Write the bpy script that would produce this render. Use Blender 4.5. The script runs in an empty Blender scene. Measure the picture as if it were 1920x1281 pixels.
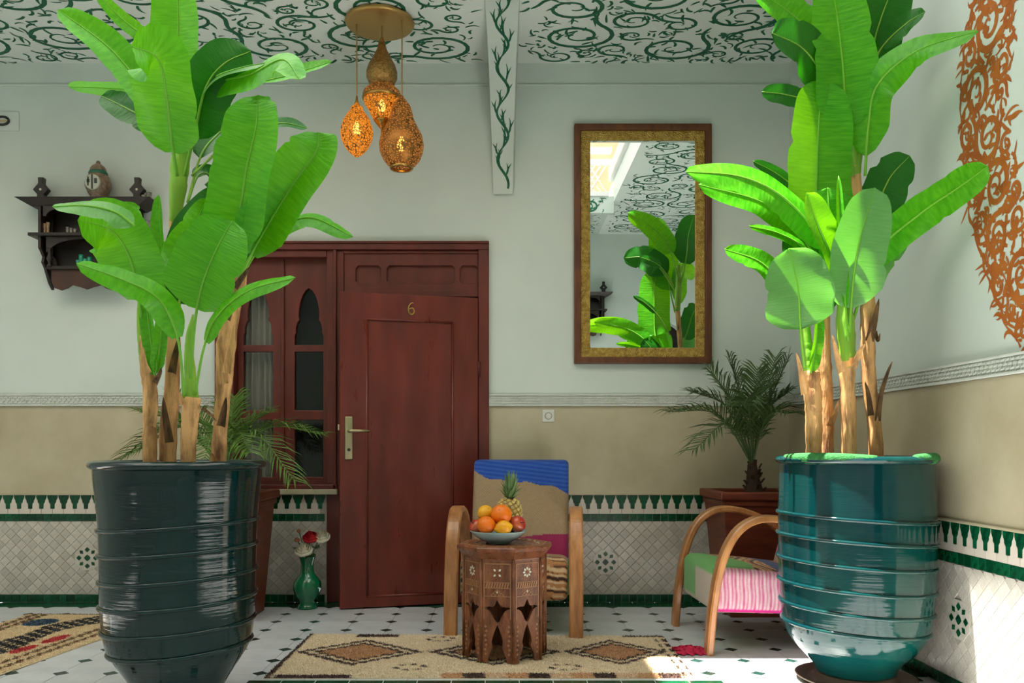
import bpy, math, random
from mathutils import Vector, Matrix
from mathutils.geometry import tessellate_polygon

# ------------------------------------------------------------------ camera, sky, sun, exposure
scene = bpy.context.scene
COL = scene.collection
F_PX, PX0, PY0 = 1580.0, 935.0, 839.0        # focal length and vanishing point of a 1920x1281 frame
cam_d = bpy.data.cameras.new('camera')
cam = bpy.data.objects.new('camera', cam_d); COL.objects.link(cam)
cam.location = (0, 0, 1.0); cam.rotation_euler = (math.radians(90), 0, 0)
cam_d.sensor_fit = 'HORIZONTAL'; cam_d.sensor_width = 36.0; cam_d.lens = 36.0 * F_PX / 1920.0
cam_d.shift_x = (960 - PX0) / 1920.0; cam_d.shift_y = (PY0 - 640.5) / 1920.0
cam_d.clip_start = 0.02
scene.camera = cam

world = bpy.data.worlds.new('sky'); scene.world = world; world.use_nodes = True
bg = world.node_tree.nodes['Background']
bg.inputs[0].default_value = (0.92, 0.965, 1.0, 1.0); bg.inputs[1].default_value = 2.9

sun_d = bpy.data.lights.new('sun', 'SUN'); sun = bpy.data.objects.new('sun', sun_d); COL.objects.link(sun)
SUN_DIR = Vector((0.28, 0.0, -1.0))
sun.rotation_euler = SUN_DIR.to_track_quat('-Z', 'Y').to_euler(); sun.location = (0, 2, 9)
sun_d.energy = 42.0; sun_d.angle = math.radians(0.6); sun_d.color = (1.0, 0.95, 0.86)

scene.view_settings.view_transform = 'Standard'; scene.view_settings.look = 'None'
scene.view_settings.gamma = 1.0; scene.view_settings.use_curve_mapping = False
scene.view_settings.exposure = -0.62
scene.cycles.max_bounces = 6; scene.cycles.diffuse_bounces = 4; scene.cycles.glossy_bounces = 4; scene.cycles.transparent_max_bounces = 8
scene.cycles.caustics_reflective = False; scene.cycles.caustics_refractive = False; scene.cycles.adaptive_threshold = 0.03

random.seed(7)
R = random.random
def U(a, b): return a + (b - a) * random.random()
YB, XR = 5.439, 1.876                        # back wall and right wall
ZC = 3.48                                    # ceiling of the near gallery

def P(px, py, Y):
    return Vector(((px - PX0) * Y / F_PX, Y, 1.0 - (py - PY0) * Y / F_PX))
def lin(c):
    c /= 255.0
    return c / 12.92 if c <= 0.04045 else ((c + 0.055) / 1.055) ** 2.4
def rgb(r, g, b): return (lin(r), lin(g), lin(b), 1.0)

# ------------------------------------------------------------------ mesh helpers
class MB:
    def __init__(s): s.v = []; s.f = []; s.m = []; s.c = None; s.uv = None; s.nr = 0
    def add(s, vs, fs, mi=0):
        o = len(s.v); s.v += [tuple(p) for p in vs]
        s.f += [tuple(i + o for i in f) for f in fs]; s.m += [mi] * len(fs)
    def box(s, x0, x1, y0, y1, z0, z1, mi=0):
        s.add([(x0,y0,z0),(x1,y0,z0),(x1,y1,z0),(x0,y1,z0),(x0,y0,z1),(x1,y0,z1),(x1,y1,z1),(x0,y1,z1)],
              [(0,3,2,1),(4,5,6,7),(0,1,5,4),(1,2,6,5),(2,3,7,6),(3,0,4,7)], mi)
    def rbox(s, x0, x1, y0, y1, z0, z1, r=0.01, n=2, res=None, mi=0):
        """rounded box; res = grid spacing of the flat parts"""
        r = min(r, (x1-x0)/2.001, (y1-y0)/2.001, (z1-z0)/2.001)
        lo, hi = (x0,y0,z0), (x1,y1,z1)
        def ticks(a, b):
            t = [a + r*(1-math.cos(math.pi/2*i/n)) for i in range(n)]
            k = 1 if not res else max(1, int((b-a-2*r)/res))
            t += [a+r+(b-a-2*r)*i/k for i in range(k+1)]
            t += [b - r*(1-math.cos(math.pi/2*(n-1-i)/n)) for i in range(n)]
            return t
        T = [ticks(lo[i], hi[i]) for i in range(3)]
        idx = {}
        def vid(p):
            k = (round(p[0],6), round(p[1],6), round(p[2],6))
            if k not in idx:
                q = [min(max(p[i], lo[i]+r), hi[i]-r) for i in range(3)]
                d = Vector([p[i]-q[i] for i in range(3)])
                if d.length > 1e-9: d = d.normalized()*r
                idx[k] = len(s.v); s.v.append((q[0]+d.x, q[1]+d.y, q[2]+d.z))
            return idx[k]
        for ax in range(3):
            a, b = (ax+1) % 3, (ax+2) % 3
            for side in (0, 1):
                w = (lo, hi)[side][ax]
                for i in range(len(T[a])-1):
                    for j in range(len(T[b])-1):
                        q = []
                        for (u, v) in ((i,j),(i+1,j),(i+1,j+1),(i,j+1)):
                            p = [0,0,0]; p[ax] = w; p[a] = T[a][u]; p[b] = T[b][v]
                            q.append(vid(p))
                        if side == 0: q.reverse()
                        s.f.append(tuple(q)); s.m.append(mi)
    def lathe(s, prof, n=32, c=(0,0,0), mi=0):
        """prof: [(radius, height)] from the bottom up"""
        vs, fs = [], []
        rings = []
        for (r, z) in prof:
            if r < 1e-6:
                rings.append([len(vs)]); vs.append((c[0], c[1], c[2]+z))
            else:
                rings.append(list(range(len(vs), len(vs)+n)))
                vs += [(c[0]+r*math.cos(2*math.pi*i/n), c[1]+r*math.sin(2*math.pi*i/n), c[2]+z) for i in range(n)]
        for a, b in zip(rings, rings[1:]):
            for i in range(n):
                j = (i+1) % n
                if len(a) == 1 and len(b) == 1: continue
                if len(a) == 1: fs.append((a[0], b[j], b[i]))
                elif len(b) == 1: fs.append((a[i], a[j], b[0]))
                else: fs.append((a[i], a[j], b[j], b[i]))
        s.add(vs, fs, mi)
    def tube(s, path, rad, n=8, mi=0, cap=True):
        path = [Vector(p) for p in path]
        if not hasattr(rad, '__len__'): rad = [rad]*len(path)
        vs, fs = [], []
        up = None
        for k, p in enumerate(path):
            t = (path[min(k+1, len(path)-1)] - path[max(k-1, 0)])
            t = t.normalized() if t.length > 1e-9 else Vector((0,0,1))
            if up is None: up = Vector((1,0,0)) if abs(t.x) < 0.9 else Vector((0,1,0))
            a = (up - t*up.dot(t)); a = a.normalized() if a.length > 1e-6 else t.orthogonal().normalized()
            up = a; b = t.cross(a)
            vs += [p + (a*math.cos(2*math.pi*i/n) + b*math.sin(2*math.pi*i/n))*rad[k] for i in range(n)]
        for k in range(len(path)-1):
            for i in range(n):
                j = (i+1) % n
                fs.append((k*n+i, k*n+j, (k+1)*n+j, (k+1)*n+i))
        if cap:
            fs.append(tuple(reversed(range(n)))); fs.append(tuple(range((len(path)-1)*n, len(path)*n)))
        s.add(vs, fs, mi)
    def strap(s, path, wdir, w, th, mi=0):
        """rectangular band swept along a path; wdir = direction of its width"""
        path = [Vector(p) for p in path]; wd = Vector(wdir).normalized(); vs, fs = [], []
        n = len(path); ch = min(w, th)*0.22
        for k, p in enumerate(path):
            t = (path[min(k+1,n-1)] - path[max(k-1,0)]).normalized(); nn = wd.cross(t).normalized()
            for (a, b) in ((-w/2+ch,-th/2),(w/2-ch,-th/2),(w/2,-th/2+ch),(w/2,th/2-ch),(w/2-ch,th/2),(-w/2+ch,th/2),(-w/2,th/2-ch),(-w/2,-th/2+ch)):
                vs.append(p + wd*a + nn*b)
        for k in range(n-1):
            for i in range(8):
                j = (i+1) % 8; fs.append((k*8+i, k*8+j, (k+1)*8+j, (k+1)*8+i))
        fs.append(tuple(reversed(range(8)))); fs.append(tuple(range((n-1)*8, n*8)))
        s.add(vs, fs, mi)
    def plate(s, outer, holes, th, o=(0,0,0), ux=(1,0,0), uy=(0,0,1), mi=0):
        """flat board with holes; th is measured along ux x uy"""
        o, ux, uy = Vector(o), Vector(ux), Vector(uy); un = ux.cross(uy).normalized()
        def area(l): return sum(a[0]*b[1]-b[0]*a[1] for a, b in zip(l, l[1:]+l[:1]))
        loops = [list(outer) if area(list(outer)) > 0 else list(outer)[::-1]] + [list(h) if area(list(h)) < 0 else list(h)[::-1] for h in holes]
        flat = [p for l in loops for p in l]; n = len(flat)
        tris = tessellate_polygon([[Vector((p[0], p[1], 0)) for p in l] for l in loops])
        vs = [o + ux*p[0] + uy*p[1] for p in flat] + [o + ux*p[0] + uy*p[1] + un*th for p in flat]
        fs = []
        for t in tris:
            a, b, c = (flat[i] for i in t)
            if (b[0]-a[0])*(c[1]-a[1]) - (c[0]-a[0])*(b[1]-a[1]) < 0: t = (t[0], t[2], t[1])
            fs.append((t[2], t[1], t[0])); fs.append((t[0]+n, t[1]+n, t[2]+n))
        k = 0
        for l in loops:
            m = len(l)
            for i in range(m):
                j = (i+1) % m
                fs.append((k+i, k+j, k+j+n, k+i+n))
            k += m
        s.add(vs, fs, mi)
    def tile(s, poly, th, ch, o=(0,0,0), ux=(1,0,0), uy=(0,0,1), gap=0.0015, mi=0):
        """convex tile with bevelled upper edge, proud along ux x uy"""
        o, ux, uy = Vector(o), Vector(ux), Vector(uy); un = ux.cross(uy).normalized()
        cx = sum(p[0] for p in poly)/len(poly); cy = sum(p[1] for p in poly)/len(poly)
        rr = max(math.hypot(p[0]-cx, p[1]-cy) for p in poly)
        def sc(k, h): return [o + ux*(cx+(p[0]-cx)*k) + uy*(cy+(p[1]-cy)*k) + un*h for p in poly]
        k0 = max(0.3, 1-gap/rr*1.2); k1 = max(0.2, k0-ch/rr)
        n = len(poly); vs = sc(k0, 0) + sc(k0, th-ch*0.6) + sc(k1, th)
        fs = [tuple(range(2*n, 3*n))]
        for i in range(n):
            j = (i+1) % n
            fs.append((i, j, j+n, i+n)); fs.append((i+n, j+n, j+2*n, i+2*n))
        s.add(vs, fs, mi)
    def ribbon(s, pts, wid, o=(0,0,0), ux=(1,0,0), uy=(0,0,1), h=0.0008, mi=0):
        """a painted stroke lying on a surface"""
        o, ux, uy = Vector(o), Vector(ux), Vector(uy); un = ux.cross(uy).normalized()
        n = len(pts); vs = []; s.nr += 1; h = h + (s.nr*0.618 % 1.0)*0.0012   # strokes of paint overlap
        for k in range(n):
            a, b = pts[max(k-1,0)], pts[min(k+1,n-1)]
            tx, ty = b[0]-a[0], b[1]-a[1]; L = math.hypot(tx, ty) or 1
            nx, ny = -ty/L, tx/L; w = wid[k]/2
            for sg in (1, -1):
                vs.append(o + ux*(pts[k][0]+nx*w*sg) + uy*(pts[k][1]+ny*w*sg) + un*h)
        s.add(vs, [(2*k, 2*k+1, 2*k+3, 2*k+2) for k in range(n-1)], mi)
    def map(s, fn): s.v = [tuple(fn(Vector(p))) for p in s.v]; return s

def obj(name, mb, mats, parent=None, smooth=False, loc=None, rot=None, bevel=0, paint=None, recalc=False):
    me = bpy.data.meshes.new(name)
    me.from_pydata(mb.v, [], mb.f)
    if not isinstance(mats, (list, tuple)): mats = [mats]
    for m in mats: me.materials.append(m)
    if len(mats) > 1: me.polygons.foreach_set('material_index', mb.m)
    if smooth: me.polygons.foreach_set('use_smooth', [True]*len(me.polygons))
    if paint or mb.c:
        ca = me.color_attributes.new('Col', 'FLOAT_COLOR', 'POINT')
        cols = mb.c if mb.c else [paint(*p) for p in mb.v]
        ca.data.foreach_set('color', [x for c in cols for x in (c[0], c[1], c[2], 1.0)])
    if mb.uv:
        ul = me.uv_layers.new(name='UVMap')
        vi = [0]*len(me.loops); me.loops.foreach_get('vertex_index', vi)
        ul.data.foreach_set('uv', [x for i in vi for x in mb.uv[i]])
    me.update()
    o = bpy.data.objects.new(name, me); COL.objects.link(o)
    if parent is not None: o.parent = parent
    if loc is not None: o.location = loc
    if rot is not None: o.rotation_euler = rot
    if bevel:
        b = o.modifiers.new('bevel', 'BEVEL'); b.width = bevel; b.segments = 2; b.limit_method = 'ANGLE'; b.angle_limit = math.radians(40)
    return o
def tag(o, label, cat, group=None, kind=None):
    o['label'] = label; o['category'] = cat
    if group: o['group'] = group
    if kind: o['kind'] = kind
    return o
def thing(name, label, cat, loc=(0,0,0), rz=0, group=None, kind=None):
    o = bpy.data.objects.new(name, None); COL.objects.link(o); o.empty_display_size = 0.1
    o.location = loc; o.rotation_euler = (0, 0, rz)
    return tag(o, label, cat, group, kind)
def linked(name, me, parent, loc, rot=None):
    o = bpy.data.objects.new(name, me); COL.objects.link(o); o.parent = parent; o.location = loc
    if rot is not None: o.rotation_euler = rot
    return o
def copy_tree(o, parent=None):
    c = o.copy(); COL.objects.link(c); c.parent = parent
    for ch in list(o.children): copy_tree(ch, c)
    return c
def catmull(pts, n=24):
    pts = [Vector(p) for p in pts]
    q = [pts[0]*2-pts[1]] + pts + [pts[-1]*2-pts[-2]]
    out = []; segs = len(pts)-1
    for k in range(n+1):
        x = k/n*segs; i = min(int(x), segs-1); t = x-i
        a, b, c, d = q[i:i+4]
        out.append(0.5*((2*b) + (c-a)*t + (2*a-5*b+4*c-d)*t*t + (3*b-a-3*c+d)*t**3))
    return out

# ------------------------------------------------------------------ materials
def nd(nt, t, **kw):
    n = nt.nodes.new(t)
    for k, v in kw.items():
        if k in n.inputs: n.inputs[k].default_value = v
        else: setattr(n, k, v)
    return n
def mat(name, col, rough=0.5, metal=0.0, col2=None, scale=6.0, stretch=None, detail=4.0, contrast=(0.35, 0.65), bump=0.0, bscale=60.0,
        bstretch=None, coat=0.0, rnd=0.0, attr=False, spec=0.5, sheen=0.0, coords='Object', rvar=0.0, voro=None):
    m = bpy.data.materials.new(name); m.use_nodes = True
    nt = m.node_tree; L = nt.links.new
    b = nt.nodes['Principled BSDF']
    b.inputs['Roughness'].default_value = rough; b.inputs['Metallic'].default_value = metal
    b.inputs['Base Color'].default_value = col
    b.inputs['Specular IOR Level'].default_value = spec
    b.inputs['Coat Weight'].default_value = coat; b.inputs['Coat Roughness'].default_value = 0.08
    b.inputs['Sheen Weight'].default_value = sheen
    tc = nd(nt, 'ShaderNodeTexCoord')
    def tex(sc, st, dt):
        mp = nd(nt, 'ShaderNodeMapping'); L(tc.outputs[coords], mp.inputs[0])
        if st: mp.inputs['Scale'].default_value = st
        t = nd(nt, 'ShaderNodeTexNoise', Scale=sc, Detail=dt, Roughness=0.6); L(mp.outputs[0], t.inputs['Vector'])
        return t
    cur = None
    if attr:
        a = nd(nt, 'ShaderNodeVertexColor', layer_name='Col'); cur = a.outputs['Color']
    if col2 is not None:
        t = tex(scale, stretch, detail)
        r = nd(nt, 'ShaderNodeValToRGB'); r.color_ramp.elements[0].position = contrast[0]; r.color_ramp.elements[1].position = contrast[1]
        r.color_ramp.elements[0].color = col; r.color_ramp.elements[1].color = col2
        L(t.outputs['Fac'], r.inputs['Fac'])
        if cur is not None:
            mx = nd(nt, 'ShaderNodeMix', data_type='RGBA', blend_type='MULTIPLY'); mx.inputs['Factor'].default_value = 1.0
            L(cur, mx.inputs['A']); L(r.outputs[0], mx.inputs['B']); cur = mx.outputs['Result']
        else: cur = r.outputs[0]
    if rnd:
        oi = nd(nt, 'ShaderNodeObjectInfo'); ge = nd(nt, 'ShaderNodeNewGeometry')
        ad = nd(nt, 'ShaderNodeMath', operation='ADD'); L(oi.outputs['Random'], ad.inputs[0]); L(ge.outputs['Random Per Island'], ad.inputs[1])
        fr = nd(nt, 'ShaderNodeMath', operation='FRACT'); L(ad.outputs[0], fr.inputs[0])
        mr = nd(nt, 'ShaderNodeMapRange'); mr.inputs['To Min'].default_value = 1-rnd; mr.inputs['To Max'].default_value = 1+rnd*0.6
        L(fr.outputs[0], mr.inputs['Value'])
        mx = nd(nt, 'ShaderNodeMix', data_type='RGBA', blend_type='MULTIPLY'); mx.inputs['Factor'].default_value = 1.0
        if cur is not None: L(cur, mx.inputs['A'])
        else: mx.inputs['A'].default_value = col
        L(mr.outputs[0], mx.inputs['B']); cur = mx.outputs['Result']
    if cur is not None: L(cur, b.inputs['Base Color'])
    if rvar:
        t = tex(scale*1.7, stretch, 3.0); mr = nd(nt, 'ShaderNodeMapRange')
        mr.inputs['From Min'].default_value = 0.3; mr.inputs['From Max'].default_value = 0.7
        mr.inputs['To Min'].default_value = max(0.02, rough-rvar); mr.inputs['To Max'].default_value = min(1, rough+rvar)
        L(t.outputs['Fac'], mr.inputs['Value']); L(mr.outputs[0], b.inputs['Roughness'])
    if bump:
        if voro:
            t = nd(nt, 'ShaderNodeTexVoronoi', Scale=voro); L(tc.outputs[coords], t.inputs['Vector']); out = t.outputs['Distance']
        else:
            t = tex(bscale, bstretch, 3.0); out = t.outputs['Fac']
        bp = nd(nt, 'ShaderNodeBump', Strength=bump, Distance=0.01); L(out, bp.inputs['Height']); L(bp.outputs[0], b.inputs['Normal'])
    return m
M = {}
M['plaster'] = mat('plaster white', rgb(214,224,217), 0.75, col2=rgb(206,216,209), scale=1.5, bump=0.05, bscale=25)
M['ceil'] = mat('ceiling white', rgb(236,242,237), 0.8, col2=rgb(228,236,230), scale=1.5)
M['tadelakt'] = mat('tadelakt tan', rgb(196,186,158), 0.42, col2=rgb(176,164,134), scale=2.6, detail=6, bump=0.06, bscale=18, rvar=0.12)
M['relief'] = mat('carved plaster', rgb(216,219,212), 0.7, col2=rgb(202,207,198), scale=20, bump=0.1, bscale=120)
M['grout'] = mat('grout', rgb(168,162,150), 0.85)
M['zellige'] = mat('zellige white', rgb(206,200,190), 0.22, col2=rgb(190,182,170), scale=30, bump=0.08, bscale=50, rnd=0.17, rvar=0.1)
M['merlon'] = mat('zellige cream', rgb(214,203,190), 0.3, rnd=0.06, bump=0.05, bscale=60)
M['green'] = mat('zellige green', rgb(8,84,50), 0.26, col2=rgb(4,58,34), scale=40, rnd=0.45, bump=0.06, bscale=50, spec=0.35)
M['floor_white'] = mat('floor tile white', rgb(214,216,219), 0.32, col2=rgb(200,203,206), scale=7, rnd=0.07, bump=0.03, bscale=30)
M['floor_dark'] = mat('floor tile dark', rgb(32,62,56), 0.25, rnd=0.35, bump=0.05, bscale=40)
M['floor_grout'] = mat('floor grout', rgb(176,178,178), 0.85)
M['door'] = mat('red brown paint', rgb(116,42,28), 0.36, col2=rgb(94,32,22), scale=3.0, stretch=(3,3,0.7), bump=0.06, bscale=40, bstretch=(6,6,0.6), rvar=0.1)
M['door_frame'] = mat('red brown frame', rgb(108,38,25), 0.4, col2=rgb(84,27,18), scale=4.0, stretch=(2,2,0.6), bump=0.08, bscale=40, bstretch=(6,6,0.6))
M['brass'] = mat('brass', rgb(196,158,88), 0.3, 1.0, col2=rgb(170,130,66), scale=12, bump=0.05, bscale=90)
M['brass_matte'] = mat('brass matte', rgb(186,150,92), 0.42, 0.85)
M['steel'] = mat('brushed nickel brass', rgb(190,176,140), 0.3, 1.0)
M['gold_frame'] = mat('gilded embossed metal', rgb(214,180,96), 0.42, 0.7, col2=rgb(170,136,62), scale=40, bump=0.7, voro=150)
M['frame_wood'] = mat('mirror frame wood', rgb(112,62,30), 0.45, col2=rgb(84,42,20), scale=5, stretch=(4,4,1), bump=0.08, bscale=60)
M['mirror'] = mat('mirror', (0.86,0.9,0.88,1), 0.0, 1.0)
M['glass'] = mat('window glass', rgb(14,15,15), 0.04, 0.0, coat=0.5)
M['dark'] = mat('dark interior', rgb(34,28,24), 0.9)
M['curtain'] = mat('curtain', rgb(196,190,180), 0.85, sheen=0.3)
M['scroll'] = mat('green paint', rgb(10,96,66), 0.6)
M['orange'] = mat('ochre paint', rgb(186,104,34), 0.6, col2=rgb(168,86,22), scale=8)
M['white_plastic'] = mat('white plastic', rgb(214,214,206), 0.35)
M['black_plastic'] = mat('black plastic', rgb(22,24,24), 0.35)
M['darkwood'] = mat('dark carved wood', rgb(44,31,24), 0.42, col2=rgb(28,19,15), scale=10, stretch=(1,4,4), bump=0.12, bscale=50)
M['redwood'] = mat('reddish planter wood', rgb(124,56,32), 0.45, col2=rgb(98,40,22), scale=5, stretch=(1,1,5), bump=0.1, bscale=40, bstretch=(1,1,6))
M['tablewood'] = mat('walnut', rgb(152,92,58), 0.34, col2=rgb(98,54,32), scale=9, stretch=(4,4,1), bump=0.35, bscale=120, rvar=0.1)
M['tabletop'] = mat('walnut top', rgb(150,88,56), 0.3, col2=rgb(100,54,34), scale=14, bump=0.25, bscale=110, rvar=0.08)
M['carve'] = mat('worn walnut carving', rgb(176,124,84), 0.36)
M['apronwood'] = mat('dark brown wood', rgb(78,44,28), 0.45, col2=rgb(54,30,20), scale=6, bump=0.1, bscale=40)
M['armwood'] = mat('golden walnut', rgb(204,144,88), 0.32, col2=rgb(156,98,52), scale=5, stretch=(5,2,0.9), detail=6, bump=0.06, bscale=60, coat=0.3)
M['pearl'] = mat('mother of pearl', rgb(232,226,206), 0.2, coat=0.4)
M['bowl'] = mat('glazed bowl', rgb(142,170,172), 0.15, col2=rgb(170,192,190), scale=14, coat=0.6)
M['orange_fruit'] = mat('orange peel', rgb(246,128,10), 0.4, col2=rgb(240,112,8), scale=6, bump=0.18, bscale=180)
M['yellow_fruit'] = mat('lemon peel', rgb(246,186,24), 0.38, col2=rgb(240,160,14), scale=6, bump=0.15, bscale=160)
M['apple'] = mat('apple skin', rgb(178,42,34), 0.28, col2=rgb(214,120,70), scale=9, stretch=(1,1,0.4), contrast=(0.4,0.75), coat=0.3)
M['pine'] = mat('pineapple skin', rgb(176,140,58), 0.6, col2=rgb(120,104,48), scale=40, bump=0.3, bscale=120, rnd=0.2)
M['pine_eye'] = mat('pineapple eye', rgb(206,182,112), 0.6, rnd=0.25)
M['pine_leaf'] = mat('pineapple leaf', rgb(118,146,92), 0.5, col2=rgb(92,124,70), scale=20)
M['vase'] = mat('green glaze', rgb(16,124,78), 0.12, col2=rgb(10,100,62), scale=8, coat=0.7)
M['rose_red'] = mat('red petals', rgb(196,22,36), 0.6)
M['rose_white'] = mat('white petals', rgb(240,232,206), 0.6)
M['rose_pink'] = mat('faded pink petals', rgb(196,128,100), 0.6)
M['stem'] = mat('flower stem', rgb(52,92,42), 0.55)
M['fabric'] = mat('woven fabric', (1,1,1,1), 0.88, attr=True, col2=(0.86,0.86,0.86,1), scale=55, detail=3, contrast=(0.25,0.7), bump=0.25, bscale=260, sheen=0.15)
M['rug'] = mat('rug wool', (1,1,1,1), 0.95, attr=True, col2=(0.94,0.94,0.94,1), scale=70, contrast=(0.2,0.7), bump=0.5, bscale=150, sheen=0.2)
M['pinkcloth'] = mat('pink cloth', rgb(214,40,84), 0.85, col2=rgb(190,20,64), scale=30, bump=0.4, bscale=120)
M['trunk'] = mat('banana trunk', rgb(230,178,116), 0.7, col2=rgb(110,66,36), scale=7, stretch=(3.0,3.0,0.7), detail=7, contrast=(0.46,0.70), bump=0.6, bscale=30, bstretch=(4,4,0.5))
M['trunk_dark'] = mat('dry sheath', rgb(130,96,58), 0.8, col2=rgb(58,42,26), scale=16, stretch=(3,3,0.6), bump=0.5, bscale=40)
M['palm_trunk'] = mat('palm trunk', rgb(62,42,28), 0.85, bump=0.6, bscale=50)
M['moss'] = mat('moss', rgb(52,132,64), 0.9, col2=rgb(36,104,48), scale=60, bump=0.8, bscale=120)
M['soil'] = mat('soil', rgb(44,34,26), 0.95, bump=0.6, bscale=60)
M['saucer'] = mat('brown clay', rgb(96,76,58), 0.6, col2=rgb(70,58,44), scale=10)
M['upper'] = mat('pink upper wall', rgb(226,170,140), 0.8, col2=rgb(216,158,128), scale=3)
M['white_paint'] = mat('white paint', rgb(232,232,230), 0.55)
M['cup_tan'] = mat('tan cups', rgb(190,160,128), 0.4, col2=rgb(120,86,62), scale=60)
M['cup_teal'] = mat('teal glass', rgb(30,140,110), 0.15, coat=0.5)
M['cup_glass'] = mat('patterned glass', rgb(150,146,132), 0.2, col2=rgb(90,88,84), scale=50, coat=0.4)
M['jar'] = mat('ceramic jar', rgb(150,128,104), 0.4, col2=rgb(104,86,70), scale=50, bump=0.3, bscale=80)
M['jar_face'] = mat('ceramic jar face', rgb(176,180,162), 0.4)
M['blackline'] = mat('black glaze', rgb(26,30,30), 0.4)
M['jar_green'] = mat('ceramic green', rgb(20,96,72), 0.3)

def pot_mat(name, c1, c2):
    m = mat(name, c1, 0.06, col2=c2, scale=1.6, stretch=(1.2,1.2,0.5), contrast=(0.35,0.7), coat=0.0, bump=0.0)
    nt = m.node_tree; b = nt.nodes['Principled BSDF']
    tc = nd(nt, 'ShaderNodeTexCoord'); mp = nd(nt, 'ShaderNodeMapping'); mp.inputs['Scale'].default_value = (1.5,1.5,26)
    nt.links.new(tc.outputs['Object'], mp.inputs[0])
    t = nd(nt, 'ShaderNodeTexNoise', Scale=3.0, Detail=4.0); nt.links.new(mp.outputs[0], t.inputs['Vector'])
    bp = nd(nt, 'ShaderNodeBump', Strength=0.07, Distance=0.02); nt.links.new(t.outputs['Fac'], bp.inputs['Height'])
    nt.links.new(bp.outputs[0], b.inputs['Normal']); nt.links.new(bp.outputs[0], b.inputs['Coat Normal'])
    b.inputs['Coat Roughness'].default_value = 0.04
    return m
M['pot_l'] = pot_mat('dark teal glaze', rgb(2,26,31), rgb(4,50,47))
M['pot_r'] = pot_mat('green blue glaze', rgb(4,42,48), rgb(8,64,58))

def leaf_mat(name, c, ct, c_edge, trans=0.45):
    m = bpy.data.materials.new(name); m.use_nodes = True; nt = m.node_tree; L = nt.links.new
    b = nt.nodes['Principled BSDF']; out = nt.nodes['Material Output']
    b.inputs['Roughness'].default_value = 0.34; b.inputs['Specular IOR Level'].default_value = 0.45
    uv = nd(nt, 'ShaderNodeUVMap', uv_map='UVMap')
    mp = nd(nt, 'ShaderNodeMapping'); mp.inputs['Scale'].default_value = (34, 0.8, 1)
    L(uv.outputs[0], mp.inputs[0])
    t = nd(nt, 'ShaderNodeTexNoise', Scale=2.0, Detail=3.0); L(mp.outputs[0], t.inputs['Vector'])
    r = nd(nt, 'ShaderNodeValToRGB'); r.color_ramp.elements[0].color = c; r.color_ramp.elements[1].color = c_edge
    r.color_ramp.elements[0].position = 0.3; r.color_ramp.elements[1].position = 0.72
    L(t.outputs['Fac'], r.inputs['Fac']); L(r.outputs[0], b.inputs['Base Color'])
    bp = nd(nt, 'ShaderNodeBump', Strength=0.5, Distance=0.004); L(t.outputs['Fac'], bp.inputs['Height']); L(bp.outputs[0], b.inputs['Normal'])
    tr = nd(nt, 'ShaderNodeBsdfTranslucent'); tr.inputs['Color'].default_value = ct
    mx = nd(nt, 'ShaderNodeMixShader'); mx.inputs[0].default_value = trans
    L(b.outputs[0], mx.inputs[1]); L(tr.outputs[0], mx.inputs[2]); L(mx.outputs[0], out.inputs['Surface'])
    return m
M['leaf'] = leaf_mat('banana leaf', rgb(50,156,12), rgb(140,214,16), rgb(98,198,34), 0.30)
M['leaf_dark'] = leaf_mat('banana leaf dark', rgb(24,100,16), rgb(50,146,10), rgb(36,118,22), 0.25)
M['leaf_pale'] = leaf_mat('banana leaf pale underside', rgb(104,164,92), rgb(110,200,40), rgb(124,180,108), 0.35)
M['rib'] = mat('midrib', rgb(122,190,52), 0.45)
M['sheath'] = mat('green sheath', rgb(118,178,48), 0.42, col2=rgb(150,190,66), scale=6, stretch=(4,4,0.5), bump=0.15, bscale=30, bstretch=(5,5,0.4))
M['palm'] = mat('palm frond', rgb(64,92,44), 0.55, col2=rgb(84,112,60), scale=12)
M['palm_l'] = mat('palm frond bright', rgb(78,112,40), 0.55, col2=rgb(104,138,58), scale=12)

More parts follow.
